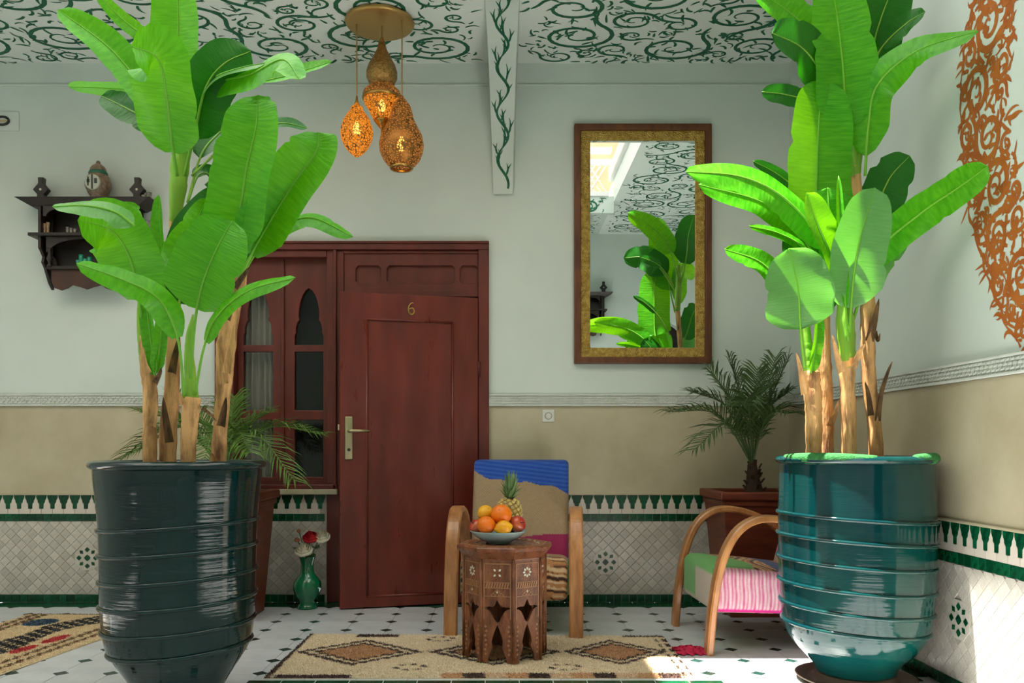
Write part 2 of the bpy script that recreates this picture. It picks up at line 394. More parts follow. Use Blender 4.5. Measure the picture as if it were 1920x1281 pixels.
def canvas_mat():
    m = bpy.data.materials.new('canvas'); m.use_nodes = True; nt = m.node_tree
    d = nt.nodes['Principled BSDF']; d.inputs['Base Color'].default_value = (0.8,0.78,0.72,1); d.inputs['Roughness'].default_value = 0.9
    t = nd(nt, 'ShaderNodeBsdfTranslucent'); t.inputs['Color'].default_value = (0.82,0.82,0.8,1)
    mx = nd(nt, 'ShaderNodeMixShader'); mx.inputs[0].default_value = 0.3
    nt.links.new(d.outputs[0], mx.inputs[1]); nt.links.new(t.outputs[0], mx.inputs[2]); nt.links.new(mx.outputs[0], nt.nodes['Material Output'].inputs['Surface'])
    return m
M['canvas'] = canvas_mat()
def lamp_mat(name, col, glow, thr, see):
    """pierced brass: cells of the piercing glow with the bulb behind, the metal between them stays brass"""
    m = bpy.data.materials.new(name); m.use_nodes = True; nt = m.node_tree; L = nt.links.new
    b = nt.nodes['Principled BSDF']; b.inputs['Base Color'].default_value = rgb(150,104,52); b.inputs['Metallic'].default_value = 0.85; b.inputs['Roughness'].default_value = 0.4
    tc = nd(nt, 'ShaderNodeTexCoord'); v = nd(nt, 'ShaderNodeTexVoronoi', Scale=70.0, feature='DISTANCE_TO_EDGE'); L(tc.outputs['Object'], v.inputs['Vector'])
    n = nd(nt, 'ShaderNodeTexNoise', Scale=45.0, Detail=2.0); L(tc.outputs['Object'], n.inputs['Vector'])
    ad0 = nd(nt, 'ShaderNodeMath', operation='MULTIPLY_ADD'); ad0.inputs[1].default_value = 0.35; L(n.outputs['Fac'], ad0.inputs[0]); L(v.outputs['Distance'], ad0.inputs[2])
    r = nd(nt, 'ShaderNodeMapRange'); r.inputs['From Min'].default_value = thr-0.03; r.inputs['From Max'].default_value = thr+0.03
    L(ad0.outputs[0], r.inputs['Value'])
    tp = nd(nt, 'ShaderNodeBsdfTransparent'); tp.inputs['Color'].default_value = (1,0.85,0.6,1)
    em = nd(nt, 'ShaderNodeEmission'); em.inputs['Color'].default_value = col; em.inputs['Strength'].default_value = glow
    m1 = nd(nt, 'ShaderNodeMixShader'); m1.inputs[0].default_value = see; L(em.outputs[0], m1.inputs[1]); L(tp.outputs[0], m1.inputs[2])
    m2 = nd(nt, 'ShaderNodeMixShader'); L(r.outputs[0], m2.inputs[0]); L(b.outputs[0], m2.inputs[1]); L(m1.outputs[0], m2.inputs[2])
    L(m2.outputs[0], nt.nodes['Material Output'].inputs['Surface'])
    return m
M['lamp_hot'] = lamp_mat('pierced brass glowing', rgb(255,150,44), 1.7, 0.26, 0.35)
M['lamp_dim'] = lamp_mat('pierced brass', rgb(236,150,70), 0.95, 0.32, 0.3)
M['lamp_off'] = mat('engraved brass', rgb(186,150,92), 0.36, 0.9, col2=rgb(150,112,58), scale=60, bump=0.5, voro=120)
def emit(name, col, st):
    m = bpy.data.materials.new(name); m.use_nodes = True; nt = m.node_tree
    e = nd(nt, 'ShaderNodeEmission'); e.inputs[0].default_value = col; e.inputs[1].default_value = st
    nt.links.new(e.outputs[0], nt.nodes['Material Output'].inputs['Surface']); return m
M['bulb'] = emit('bulb', rgb(255,196,110), 10.0)

def pane_mat():
    m = bpy.data.materials.new('pane glass'); m.use_nodes = True; nt = m.node_tree
    g = nd(nt, 'ShaderNodeBsdfGlossy'); g.inputs['Roughness'].default_value = 0.03; g.inputs['Color'].default_value = (1,1,1,1)
    t = nd(nt, 'ShaderNodeBsdfTransparent'); t.inputs['Color'].default_value = (0.86,0.88,0.86,1)
    f = nd(nt, 'ShaderNodeFresnel', IOR=1.3); mx = nd(nt, 'ShaderNodeMixShader')
    nt.links.new(f.outputs[0], mx.inputs[0]); nt.links.new(t.outputs[0], mx.inputs[1]); nt.links.new(g.outputs[0], mx.inputs[2])
    nt.links.new(mx.outputs[0], nt.nodes['Material Output'].inputs['Surface']); return m
M['pane'] = pane_mat()
# ------------------------------------------------------------------ the setting: floor
TP = 0.2205; TX0, TY0 = -1.276, 5.054          # floor tile pitch and one lattice point (a dark dot)
m = MB(); m.box(-4.3, 3.4, -0.3, YB, -0.15, -0.004)
floor = tag(obj('floor', m, M['floor_grout']), 'white octagon tile floor with small dark diamond insets', 'floor', kind='structure')
cut = 0.036; hp = TP/2
octa = [(-hp+cut,-hp),(hp-cut,-hp),(hp,-hp+cut),(hp,hp-cut),(hp-cut,hp),(-hp+cut,hp),(-hp,hp-cut),(-hp,-hp+cut)]
dia = [(0,-cut),(cut,0),(0,cut),(-cut,0)]
FX, FY = (1,0,0), (0,1,0)
m = MB(); m.tile(octa, 0.004, 0.0012, (0,0,-0.004), FX, FY, 0.0012); oct_me = obj('floor_tile', m, M['floor_white']); bpy.data.objects.remove(oct_me); oct_me = bpy.data.meshes['floor_tile']
m = MB(); m.tile(dia, 0.004, 0.0012, (0,0,-0.004), FX, FY, 0.0015); t_ = obj('diamond_inset', m, M['floor_dark']); bpy.data.objects.remove(t_); dia_me = bpy.data.meshes['diamond_inset']
YF = YB - 0.164; XF = XR - 0.165               # inner edge of the green floor border
rest_o, rest_d = MB(), MB()
def clip(poly, xmin, xmax, ymin, ymax):
    for ax, lim, sg in ((0,xmin,1),(0,xmax,-1),(1,ymin,1),(1,ymax,-1)):
        out = []
        for a, b in zip(poly, poly[1:]+poly[:1]):
            ia, ib = sg*(a[ax]-lim) >= -1e-9, sg*(b[ax]-lim) >= -1e-9
            if ia: out.append(a)
            if ia != ib:
                t = (lim-a[ax])/(b[ax]-a[ax]); out.append((a[0]+(b[0]-a[0])*t, a[1]+(b[1]-a[1])*t))
        poly = out
        if len(poly) < 3: return []
    return poly
n_o = n_d = 0
for j in range(1, -24, -1):
    for i in range(-14, 22):
        cx, cy = TX0 + (i+0.5)*TP, TY0 + (j+0.5)*TP
        dx, dy = TX0 + i*TP, TY0 + j*TP
        def inside(x, y): return x < XF + (9 if y < 2.6 else 0) and y < YF
        seen = cy > 3.45
        p = clip([(cx+a, cy+b) for a, b in octa], -4.3, XF if cy > 2.7 else 3.4, -0.3, YF)
        if p:
            full = len(p) == 8
            if seen and n_o < 300 and cx > -3.3:
                n_o += 1
                if full: linked('floor_tile', oct_me, floor, (cx, cy, 0))
                else:
                    m = MB(); m.tile(p, 0.004, 0.0012, (0,0,-0.004), FX, FY, 0.0012); obj('floor_tile', m, M['floor_white'], floor)
            else: rest_o.tile(p, 0.004, 0.0012, (0,0,-0.004), FX, FY, 0.0012)
        p = clip([(dx+a, dy+b) for a, b in dia], -4.3, XF if dy > 2.7 else 3.4, -0.3, YF)
        if p and len(p) >= 3:
            if seen and n_d < 300 and dx > -3.3 and len(p) == 4:
                n_d += 1; linked('diamond_inset', dia_me, floor, (dx, dy, 0))
            else: rest_d.tile(p, 0.004, 0.0012, (0,0,-0.004), FX, FY, 0.0015)
o = obj('floor_tiles_beyond', rest_o, M['floor_white'], floor); o['kind'] = 'stuff'
o = obj('diamond_insets_beyond', rest_d, M['floor_dark'], floor); o['kind'] = 'stuff'
# green border of the floor along the walls
def quad(w, h): return [(-w/2,-h/2),(w/2,-h/2),(w/2,h/2),(-w/2,h/2)]
m = MB(); m.tile(quad(0.145, 0.054), 0.0042, 0.0012, (0,0,-0.004), FX, FY, 0.0015)
t_ = obj('green_border_tile', m, M['green']); bpy.data.objects.remove(t_); gb_me = bpy.data.meshes['green_border_tile']
for k in range(35):
    for r in range(3):
        linked('green_border_tile', gb_me, floor, (XR-0.0725-0.145*k-(0.07 if r == 1 else 0), YB-0.0275-0.0545*r, 0))
for k in range(11):
    for r in range(3):
        linked('green_border_tile', gb_me, floor, (XR-0.0275-0.0545*r, YF-0.0725-0.145*k-(0.07 if r == 1 else 0), 0), (0,0,math.pi/2))

for k in range(14):
    linked('green_border_tile', gb_me, floor, (-1.0+0.145*k, 3.585, 0.0004))

# ------------------------------------------------------------------ walls
def px2z(y): return 1 - (y-PY0)/290.5
def px2x(x): return (x-PX0)/290.5
FRX0, FRX1, FRZ = px2x(405), px2x(917), px2z(455)     # door and window frame
WIN_Z0 = px2z(916)
DOORX0 = px2x(634)
m = MB()
m.plate([(-4.3,0),(DOORX0,0),(DOORX0,0.0)][:2] + [(DOORX0,WIN_Z0),(FRX0,WIN_Z0),(FRX0,FRZ),(FRX1,FRZ),(FRX1,0),(XR+0.25,0),(XR+0.25,ZC+0.4),(-4.3,ZC+0.4)], [], 0.25,
        (0,YB+0.25,0), (1,0,0), (0,0,1))
wall_back = tag(obj('wall_back', m, M['plaster']), 'white plaster back wall above tan plaster and tiled dado', 'wall', kind='structure')
WR_END = 2.86
m = MB(); m.box(XR, XR+0.25, WR_END, YB, 0, ZC+0.4)
wall_right = tag(obj('wall_right', m, M['plaster']), 'white plaster right wall with ochre painted band and tiled dado', 'wall', kind='structure')

# heights of the dado
Z1, Z2, Z3, Z4, Z5, Z6 = 0.053, 0.523, 0.572, 0.692, 1.265, 1.342
PER = 0.0719; GT = 0.0502
def finger():
    h = [(0.0325,0),(0.0325,-0.014),(0.028,-0.026),(0.0225,-0.034),(0.0215,-0.046),(0.0125,-0.056),(0.0115,-0.0873)]
    return [(x,z) for x, z in h] + [(-x,z) for x, z in reversed(h)]
def merlon():
    h = [(0.0345,-0.12),(0.0345,-0.0905),(0.0222,-0.0895),(0.021,-0.058),(0.0125,-0.047),(0.0115,-0.036),(0.006,-0.026),(0.0016,-0.014),(0.0012,-0.002)]
    return [(x,z) for x, z in h] + [(-x,z) for x, z in reversed(h)]
def star8(r0, r1, n=8):
    return [((r0 if k % 2 == 0 else r1)*math.cos(math.pi*k/n), (r0 if k % 2 == 0 else r1)*math.sin(math.pi*k/n)) for k in range(2*n)]
def shape_mesh(name, mb, mt):
    o = obj(name, mb, mt); me = o.data; bpy.data.objects.remove(o); return me

def dado(wall, side, o, ux, spans, prefer, medallions, plaster_spans):
    o = Vector(o); ux = Vector(ux); uz = Vector((0,0,1)); un = ux.cross(uz)
    base = o
    def at(u, z, h=0): return base + ux*u + uz*z + un*h
    mk = {}
    def me(name, key, build, mt):
        if key not in mk:
            b = MB(); build(b); mk[key] = shape_mesh(name, b, mt)
        return mk[key]
    fing = me('finger_tile', 'f', lambda b: b.plate(finger(), [], 0.0055, (0,0,0), ux, uz), M['green'])
    mer = me('merlon_tile', 'm', lambda b: b.plate(merlon(), [], 0.0048, (0,0,0), ux, uz), M['merlon'])
    sq = me('green_tile', 'g', lambda b: b.tile(quad(GT, 0.049), 0.0055, 0.0015, (0,0,0), ux, uz, 0.0018), M['green'])
    A = 0.0707
    dm = [(0,-A/2),(A/2,0),(0,A/2),(-A/2,0)]
    dmm = me('diamond_tile', 'd', lambda b: b.tile(dm, 0.005, 0.0014, (0,0,0), ux, uz, 0.0011), M['zellige'])
    cand = []
    for (u0, u1) in spans:
        b = MB(); b.plate([(u0,0),(u1,0),(u1,Z4),(u0,Z4)], [], 0.003, base, ux, uz)
        obj('grout_bed', b, M['grout'], wall)
        n = int((u1-u0)/PER)
        k0 = math.ceil(u0/PER)
        for k in range(k0, int(u1/PER)+1):
            u = k*PER
            if u-0.033 > u0 and u+0.033 < u1: linked('finger_tile', fing, wall, at(u, Z4, 0.003))
            v = u+PER/2
            if v-0.035 > u0 and v+0.035 < u1: linked('merlon_tile', mer, wall, at(v, Z4, 0.003))
        for (za, zb) in ((Z2,Z3),(0.0,Z1)):
            k = 0; u = u0+GT/2+0.001
            while u+GT/2 <= u1+0.002:
                linked('green_tile', sq, wall, at(u, (za+zb)/2, 0.003)); u += GT
        i0, i1 = int(u0/(A/2))-2, int(u1/(A/2))+2
        for i in range(i0, i1+1):
            for j in range(0, int((Z2-Z1)/(A/2))+3):
                if (i+j) % 2: continue
                cu, cz = i*A/2, Z1 + j*A/2
                if any(math.hypot(cu-mu, cz-mz) < 0.075 for mu, mz in medallions): continue
                p = clip([(cu+a, cz+c) for a, c in dm], u0, u1, Z1, Z2)
                if len(p) >= 3:
                    ar = abs(sum(a[0]*c[1]-c[0]*a[1] for a, c in zip(p, p[1:]+p[:1])))/2
                    if ar > 2e-4: cand.append((0 if any(x0 <= cu <= x1 for x0, x1 in prefer) else 1, -ar, cu, cz, p))
    cand.sort(key=lambda c: (c[0], c[1], R()))
    rest = MB()
    for n, (pr, ar, cu, cz, p) in enumerate(cand):
        if pr == 0 and n < 300:
            if len(p) == 4 and -ar > 0.0024: linked('diamond_tile', dmm, wall, at(cu, cz, 0.003))
            else:
                b = MB(); b.tile(p, 0.005, 0.0014, at(0,0,0.003), ux, uz, 0.0011); obj('diamond_tile', b, M['zellige'], wall)
        else: rest.tile(p, 0.005, 0.0014, at(0,0,0.003), ux, uz, 0.0011)
    if rest.v:
        r_ = obj('diamond_tiles_beyond', rest, M['zellige'], wall); r_['kind'] = 'stuff'
    for (mu, mz) in medallions:
        b = MB(); b.tile([(0.088*math.cos(math.pi/8+math.pi/4*k), 0.088*math.sin(math.pi/8+math.pi/4*k)) for k in range(8)], 0.0062, 0.001, at(mu,mz,0.003), ux, uz, 0.001)
        obj('medallion_ground', b, M['zellige'], wall)
        b = MB(); b.plate(star8(0.021, 0.017, 4), [], 0.0025, at(mu,mz,0.0088), ux, uz); obj('star_tile', b, M['green'], wall)
        for k in range(8):
            a = math.pi/4*k; rr = 0.053
            pts = [(mu+rr*math.cos(a)+x*math.cos(a)-y*math.sin(a), mz+rr*math.sin(a)+x*math.sin(a)+y*math.cos(a)) for x, y in star8(0.0165, 0.0125, 2 if k % 2 else 4)]
            b = MB(); b.plate(pts, [], 0.0025, at(0,0,0.0088), ux, uz); obj('star_tile', b, M['green'], wall)
    for (u0, u1) in plaster_spans:
        b = MB(); b.plate([(u0,Z4+0.012),(u1,Z4+0.012),(u1,Z5),(u0,Z5)], [], 0.005, base, ux, uz)
        obj('tan_plaster', b, M['tadelakt'], wall)
        b = MB(); b.plate([(u0,0),(u1,0),(u1,0.012),(u0,0.012)], [], 0.014, at(0,Z4), ux, uz)
        obj('ledge', b, M['tadelakt'], wall, bevel=0.003)
    return at

UX = (1,0,0)
pre = [(px2x(0)-0.05, px2x(205)), (px2x(470), px2x(612)), (px2x(1092), px2x(1290))]
back_at = dado(wall_back, 'back', (0,YB,0), UX, [(-4.29, FRX0), (FRX0, px2x(612)), (FRX1, XR)], pre,
               [(px2x(165), px2z(1046)), (px2x(1135), px2z(1054))], [(-4.3, FRX0), (FRX1, XR)])
m = MB()
for k in range(11):
    m = MB(); m.tile(quad(0.054, 0.0495), 0.0055, 0.0015, back_at(px2x(622), 0.028+0.0515*k, 0.0), UX, (0,0,1), 0.0018); obj('green_tile', m, M['green'], wall_back)
m = MB(); m.plate([(FRX0,0),(DOORX0,0),(DOORX0,0.035),(FRX0,0.035)], [], 0.05, back_at(0,Z4+0.005), UX, (0,0,1))
obj('window_ledge', m, M['tadelakt'], wall_back, bevel=0.006)
URX = (0,-1,0)
right_at = dado(wall_right, 'right', (XR,0,0), URX, [(-YB, -WR_END)], [(-3.72,-WR_END)], [(-3.42, 0.30)], [(-YB, -WR_END)])

# carved plaster band (trim) on both walls
def carved(name, u0, u1, at, ux, label, pitch=0.030):
    ux = Vector(ux); uz = Vector((0,0,1))
    b = MB(); b.plate([(u0,0),(u1,0),(u1,Z6-Z5),(u0,Z6-Z5)], [], 0.012, at(0,Z5), ux, uz)
    t = tag(obj(name, b, M['relief']), label, 'trim', kind='structure')
    b = MB(); b.plate([(u0,0),(u1,0),(u1,0.011),(u0,0.011)], [], 0.021, at(0,Z5), ux, uz)
    obj('lower_moulding', b, M['relief'], t, bevel=0.003)
    b = MB(); b.plate([(u0,0),(u1,0),(u1,0.010),(u0,0.010)], [], 0.021, at(0,Z6-0.010), ux, uz)
    obj('upper_moulding', b, M['relief'], t, bevel=0.003)
    b = MB(); k = 0; u = u0+0.01
    while u < u1-0.03:                            # interlaced relief, too fine to pick apart
        for row in range(3):
            z = Z5+0.0175+row*0.0165; off = (row % 2)*pitch/2
            b.plate([(u+off,0),(u+off+pitch*0.78,0.003),(u+off+pitch*0.78,0.0105),(u+off,0.0075)], [], 0.0065, at(0,z,0.012), ux, uz)
        b.plate([(u+pitch*0.85,0),(u+pitch*0.97,0),(u+pitch*0.97,0.05),(u+pitch*0.85,0.05)], [], 0.004, at(0,Z5+0.014,0.012), ux, uz)
        u += pitch
    r_ = obj('carved_relief', b, M['relief'], t); r_['kind'] = 'stuff'
carved('trim_1', -4.3, FRX0, back_at, UX, 'carved white plaster band left of the red window frame')
carved('trim_2', FRX1, XR, back_at, UX, 'carved white plaster band under the mirror')
carved('trim_3', -YB, -WR_END, right_at, URX, 'carved white plaster band running along the right wall')
# thin ledge high on the back wall
m = MB(); m.plate([(-4.3,0),(XR,0),(XR,0.012),(-4.3,0.012)], [], 0.012, back_at(0,3.33), UX, (0,0,1))
tag(obj('trim_4', m, M['plaster'], bevel=0.004), 'thin white moulding line high on the back wall', 'trim', kind='structure')

# ------------------------------------------------------------------ ceilings and the patio opening
YE = 3.98; XE = 1.32; ZO = 3.82; YO = 1.17; XW = -4.3
m = MB(); m.box(XW, XR+0.25, YE, YB+0.25, ZC, ZC+0.30)
ceiling = tag(obj('ceiling', m, M['ceil']), 'white ceiling painted with dark green scrolling arabesques', 'ceiling', kind='structure')
m = MB(); m.box(XE, 3.65, -0.3, YE, ZO, ZO+0.25)
ceiling2 = tag(obj('ceiling_side', m, M['ceil']), 'painted side gallery ceiling seen in the mirror', 'ceiling', kind='structure')
m = MB(); m.box(XW, XE, -0.3, YO-0.01, ZO, ZO+0.055)
ceiling3 = tag(obj('ceiling_far', m, M['plaster']), 'painted ceiling of the opposite gallery seen in the mirror', 'ceiling', kind='structure')
m = MB(); m.box(XW-0.2, XW, -0.3, YB, 0, ZO+0.25)
tag(obj('wall_left', m, M['plaster']), 'plain white plaster wall on the far left side', 'wall', kind='structure')
m = MB(); m.box(XR+0.2, 3.4, WR_END+0.01, WR_END+0.2, 0, ZO)
tag(obj('wall_return', m, M['plaster']), 'white return wall beside the side gallery', 'wall', kind='structure')
m = MB(); m.box(3.4, 3.65, -0.3, WR_END+0.2, 0, ZO)
tag(obj('wall_side', m, M['plaster']), 'white side gallery wall', 'wall', kind='structure')
m = MB()
ax, aw, az = 2.10, 0.43, 2.25
arch = [(ax-aw,0.0)] + [(ax-aw*math.cos(math.pi*k/16), az+aw*math.sin(math.pi*k/16)) for k in range(17)] + [(ax+aw,0.0)]
m.plate([(3.65,0),(ax+aw,0)] + arch[::-1][1:-1] + [(ax-aw,0),(-4.5,0),(-4.5,ZO+2.9),(3.65,ZO+2.9)], [], 0.25, (0,-0.55,0), (1,0,0), (0,0,1))
for i, p in enumerate(m.v): m.v[i] = (p[0], -0.3 if p[1] < -0.6 else -0.55, p[2])
wall_front = tag(obj('wall_opposite', m, M['plaster']), 'white opposite wall reflected in the mirror', 'wall', kind='structure')
m = MB(); m.plate(arch, [], 0.02, (0,-0.47,0), (1,0,0), (0,0,1))
tag(obj('door_2', m, M['dark']), 'dark arched doorway reflected in the mirror', 'door', kind='structure')

# painted scrolls -------------------------------------------------------------
def spiral(c, r, a0, turns, dr, ex=1.0, ez=1.0, inner=0.12, n=34):
    pts = []
    for k in range(n+1):
        t = k/n; a = a0 + dr*turns*2*math.pi*t; q = r*(1-(1-inner)*t**1.15)
        pts.append((c[0]+ex*q*math.cos(a), c[1]+ez*q*math.sin(a)))
    return pts
def comma(mb, p, a, L, w, bend, **kw):
    pts = []; x, y = p; n = 6
    for k in range(n+1):
        pts.append((x, y)); x += math.cos(a)*L/n; y += math.sin(a)*L/n; a += bend/n
    mb.ribbon(pts, [w*(0.15+0.95*math.sin(math.pi*min(1,(k/n)*0.75+0.25)))*(1 if k < n else 0.1) for k in range(n+1)], **kw)
def scrolls(mb, inside, box, radii, ex, ez, w, ncomma, kw, seed, gap=0.012, fill=1.0, cl=(0.03,0.07)):
    rs = random.Random(seed); circ = []
    x0, x1, y0, y1 = box
    for r in radii:
        tries = 260 if r > radii[len(radii)//2] else 420
        for _ in range(tries):
            c = (rs.uniform(x0,x1), rs.uniform(y0,y1))
            if not all(inside(c[0]+ex*r*math.cos(a), c[1]+ez*r*math.sin(a)) for a in (0,0.8,1.57,2.36,3.14,3.93,4.71,5.5)): continue
            if all(math.hypot((c[0]-d[0])/ex, (c[1]-d[1])/ez) > r+d[2]+gap for d in circ): circ.append((c[0], c[1], r))
    for (cx, cy, r) in circ:
        dr = rs.choice((-1,1)); a0 = rs.uniform(0,6.28); ww = w*(0.55+0.5*min(1.6, r/radii[0]*1.4))
        pts = spiral((cx,cy), r, a0, 1.75 if r > 0.55*radii[0] else 1.35, dr, ex, ez)
        # flowing tail leaving the circle
        q = pts[0]; ta = math.atan2(pts[0][1]-pts[1][1], pts[0][0]-pts[1][0]); tail = []
        x, y = q; al = ta
        for k in range(7):
            x += math.cos(al)*r*0.16*ex; y += math.sin(al)*r*0.16*ez; al += dr*0.16
            if inside(x, y): tail.append((x, y))
            else: break
        allp = tail[::-1] + pts; n = len(allp)
        mb.ribbon(allp, [ww*(0.25+0.95*math.sin(math.pi*(0.06+0.9*(k/(n-1))**0.55))) for k in range(n)], **kw)
        for _ in range(int(r/radii[0]*10)+2):        # leaflets inside the circle
            a = rs.uniform(0,6.28); q = r*math.sqrt(rs.uniform(0.02,0.6))
            comma(mb, (cx+ex*q*math.cos(a), cy+ez*q*math.sin(a)), rs.uniform(0,6.28), min(r*0.55, rs.uniform(*cl)), ww*0.7, rs.uniform(-2.2,2.2), **kw)
    k = 0; tries = 0
    while k < ncomma and tries < ncomma*30:
        tries += 1
        c = (rs.uniform(x0,x1), rs.uniform(y0,y1))
        if not inside(*c): continue
        if any(math.hypot((c[0]-d[0])/ex, (c[1]-d[1])/ez) < d[2]*1.02 for d in circ): continue
        comma(mb, c, rs.uniform(0,6.28), rs.uniform(*cl), w*rs.uniform(0.5,0.95), rs.uniform(-2.6,2.6), **kw); k += 1

def ceil_scroll(parent, x0, x1, ya, yb, z, seed, n):
    b = MB()
    scrolls(b, lambda x, v: x0 < x < x1 and -yb < v < -ya, (x0,x1,-yb,-ya), [0.165,0.15,0.13,0.105,0.08,0.06,0.045], 1.35, 0.95, 0.0185, n,
            dict(o=(0,0,z), ux=(1,0,0), uy=(0,-1,0)), seed, cl=(0.04,0.1))
    s = obj('painted_scrolls', b, M['scroll'], parent); s['kind'] = 'stuff'
ceil_scroll(ceiling, -3.5, px2x(890), 4.02, YB-0.02, ZC, 3, 520)
ceil_scroll(ceiling, px2x(982), XR-0.1, 4.02, YB-0.02, ZC, 11, 330)
ceil_scroll(ceiling2, XE+0.08, 3.3, -0.2, 3.9, ZO, 21, 520)
ceil_scroll(ceiling3, -0.6, 1.25, -0.2, 1.1, ZO, 22, 160)
# painted fascia of the opposite gallery
b = MB(); scrolls(b, lambda u, v: -1.25 < u < 0.6 and 3.70 < v < 3.87, (-1.25,0.6,3.70,3.87), [0.07,0.05,0.035], 1.3, 1.0, 0.014, 90,
                  dict(o=(0,YO+0.002,0), ux=(-1,0,0), uy=(0,0,1)), 5)
m = MB(); m.box(XW, XE, YO-0.08, YO, 3.69, 3.88)
fascia = tag(obj('trim_11', m, M['plaster']), 'painted white fascia of the opposite gallery', 'trim', kind='structure')
s = obj('painted_fascia', b, M['scroll'], fascia); s['kind'] = 'stuff'
# ochre band painted on the right wall
def interp(tab, z):
    tab = sorted(tab)
    if z <= tab[0][0]: return tab[0][1]
    for (a, x), (b2, y) in zip(tab, tab[1:]):
        if a <= z <= b2: return x + (y-x)*(z-a)/(b2-a)
    return tab[-1][1]
outer = [(3.4,3.05),(2.768,3.33),(2.6,3.40),(2.43,3.427),(2.253,3.419),(1.936,3.368),(1.654,3.239),(1.452,3.12),(1.36,3.03)]
inner = [(3.4,2.7),(2.626,3.062),(2.388,3.094),(2.233,3.097),(2.04,3.056),(1.912,3.009),(1.75,2.9)]
def in_band(u, z):
    y = -u
    if z < 1.36 or z > 3.05 or y < WR_END+0.02: return False
    if y > interp(outer, z): return False
    return z < 1.75 or y > interp(inner, z)
b = MB(); scrolls(b, in_band, (-3.45,-WR_END,1.36,3.05), [0.085,0.07,0.055,0.045,0.036,0.028,0.02], 1.0, 1.15, 0.018, 430,
                  dict(o=(XR,0,0), ux=URX, uy=(0,0,1)), 9, gap=0.003, cl=(0.04,0.09))
# continuous outline of the band
zz = [1.36+0.02*k for k in range(75)]
pts = [(-interp(outer, z)+0.006+0.006*math.sin(z*55), z) for z in zz]
b.ribbon(pts, [0.011+0.005*math.sin(z*90) for z in zz], (XR,0,0), URX, (0,0,1))
s = obj('painted_band', b, M['orange'], wall_right); s['kind'] = 'stuff'

# corbel with a painted vine, springing from the back wall
prof = []
for k in range(17):
    t = k/16; prof.append((YB - 0.02 - 0.95*(1-math.cos(t*math.pi/2))**1.05, 2.63 + (ZC-2.63)*math.sin(t*math.pi/2)**0.9))
m = MB(); CX = px2x(942)
n = len(prof)
vs = []
for k, (y, z) in enumerate(prof):
    w = 0.062 + 0.036*(k/16); cx = CX + 0.004 - 0.010*(k/16)
    vs += [(cx-w, y, z), (cx+w, y, z), (cx+w+0.012, min(YB, y+0.16), min(ZC+0.02, z+0.05)), (cx-w-0.0, min(YB, y+0.16), min(ZC+0.02, z+0.05))]
fs = [(4*k+i, 4*k+(i+1) % 4, 4*k+4+(i+1) % 4, 4*k+4+i) for k in range(n-1) for i in range(4)] + [(3,2,1,0), tuple(range(4*n-4, 4*n))]
m.add(vs, fs)
# body filling the space up to the ceiling and the wall
pl = [(y, z+0.012) for y, z in prof] + [(prof[-1][0], ZC+0.05), (YB+0.02, ZC+0.05), (YB+0.02, 2.66)]
m.plate(pl, [], 0.10, (CX-0.052,0,0), (0,1,0), (0,0,1))
corbel = tag(obj('trim_5', m, M['plaster']), 'white curved plaster corbel with a painted green vine', 'corbel', kind='structure')
def on_corbel(t, off):
    x = t*16; i = min(int(x), 15); f = x-i
    y = prof[i][0]+(prof[i+1][0]-prof[i][0])*f; z = prof[i][1]+(prof[i+1][1]-prof[i][1])*f
    ty, tz = prof[i+1][0]-prof[i][0], prof[i+1][1]-prof[i][1]; L_ = math.hypot(ty, tz)
    return Vector((CX+0.004-0.010*t+off, y - tz/L_*0.0015, z + ty/L_*0.0015))
vine = MB()
def vine_stroke(path, w):
    ps = [on_corbel(t, o_) for t, o_ in path]; vs = []
    for k, p in enumerate(ps):
        d = (ps[min(k+1,len(ps)-1)]-ps[max(k-1,0)]).normalized(); sd = Vector((d.z, 0, -d.x)); sd.normalize()
        # keep the stroke in the corbel's surface
        t = path[k][0]; q = on_corbel(min(1,t+0.01),0)-on_corbel(max(0,t-0.01),0); q.normalize()
        nrm = q.cross(Vector((1,0,0))); sd = d.cross(nrm).normalized()
        vs += [p+sd*w[k]/2, p-sd*w[k]/2]
    vine.add(vs, [(2*k,2*k+1,2*k+3,2*k+2) for k in range(len(ps)-1)])
tt = [0.02+0.96*k/90 for k in range(91)]
def vo(t): return 0.036*math.sin(t*30+0.5)
vine_stroke([(t, vo(t)) for t in tt], [0.008+0.009*abs(math.sin(t*15+0.3)) for t in tt])
rs = random.Random(4)
for k in range(30):
    t0 = 0.04+0.9*k/30; sg = 1 if k % 2 else -1; L_ = rs.uniform(0.05,0.085)
    path = [(min(1, t0+L_*s), vo(t0)+sg*(0.050*s-0.045*s*s)) for s in (0,0.2,0.4,0.6,0.8,1.0)]
    vine_stroke(path, [0.004,0.011,0.012,0.010,0.006,0.002])
    path = [(min(1, t0+0.02+L_*0.6*s), vo(t0)+sg*(0.03*s+0.006)) for s in (0,0.33,0.66,1.0)]
    vine_stroke(path, [0.003,0.009,0.007,0.001])
s = obj('painted_vine', vine, M['scroll'], corbel); s['kind'] = 'stuff'

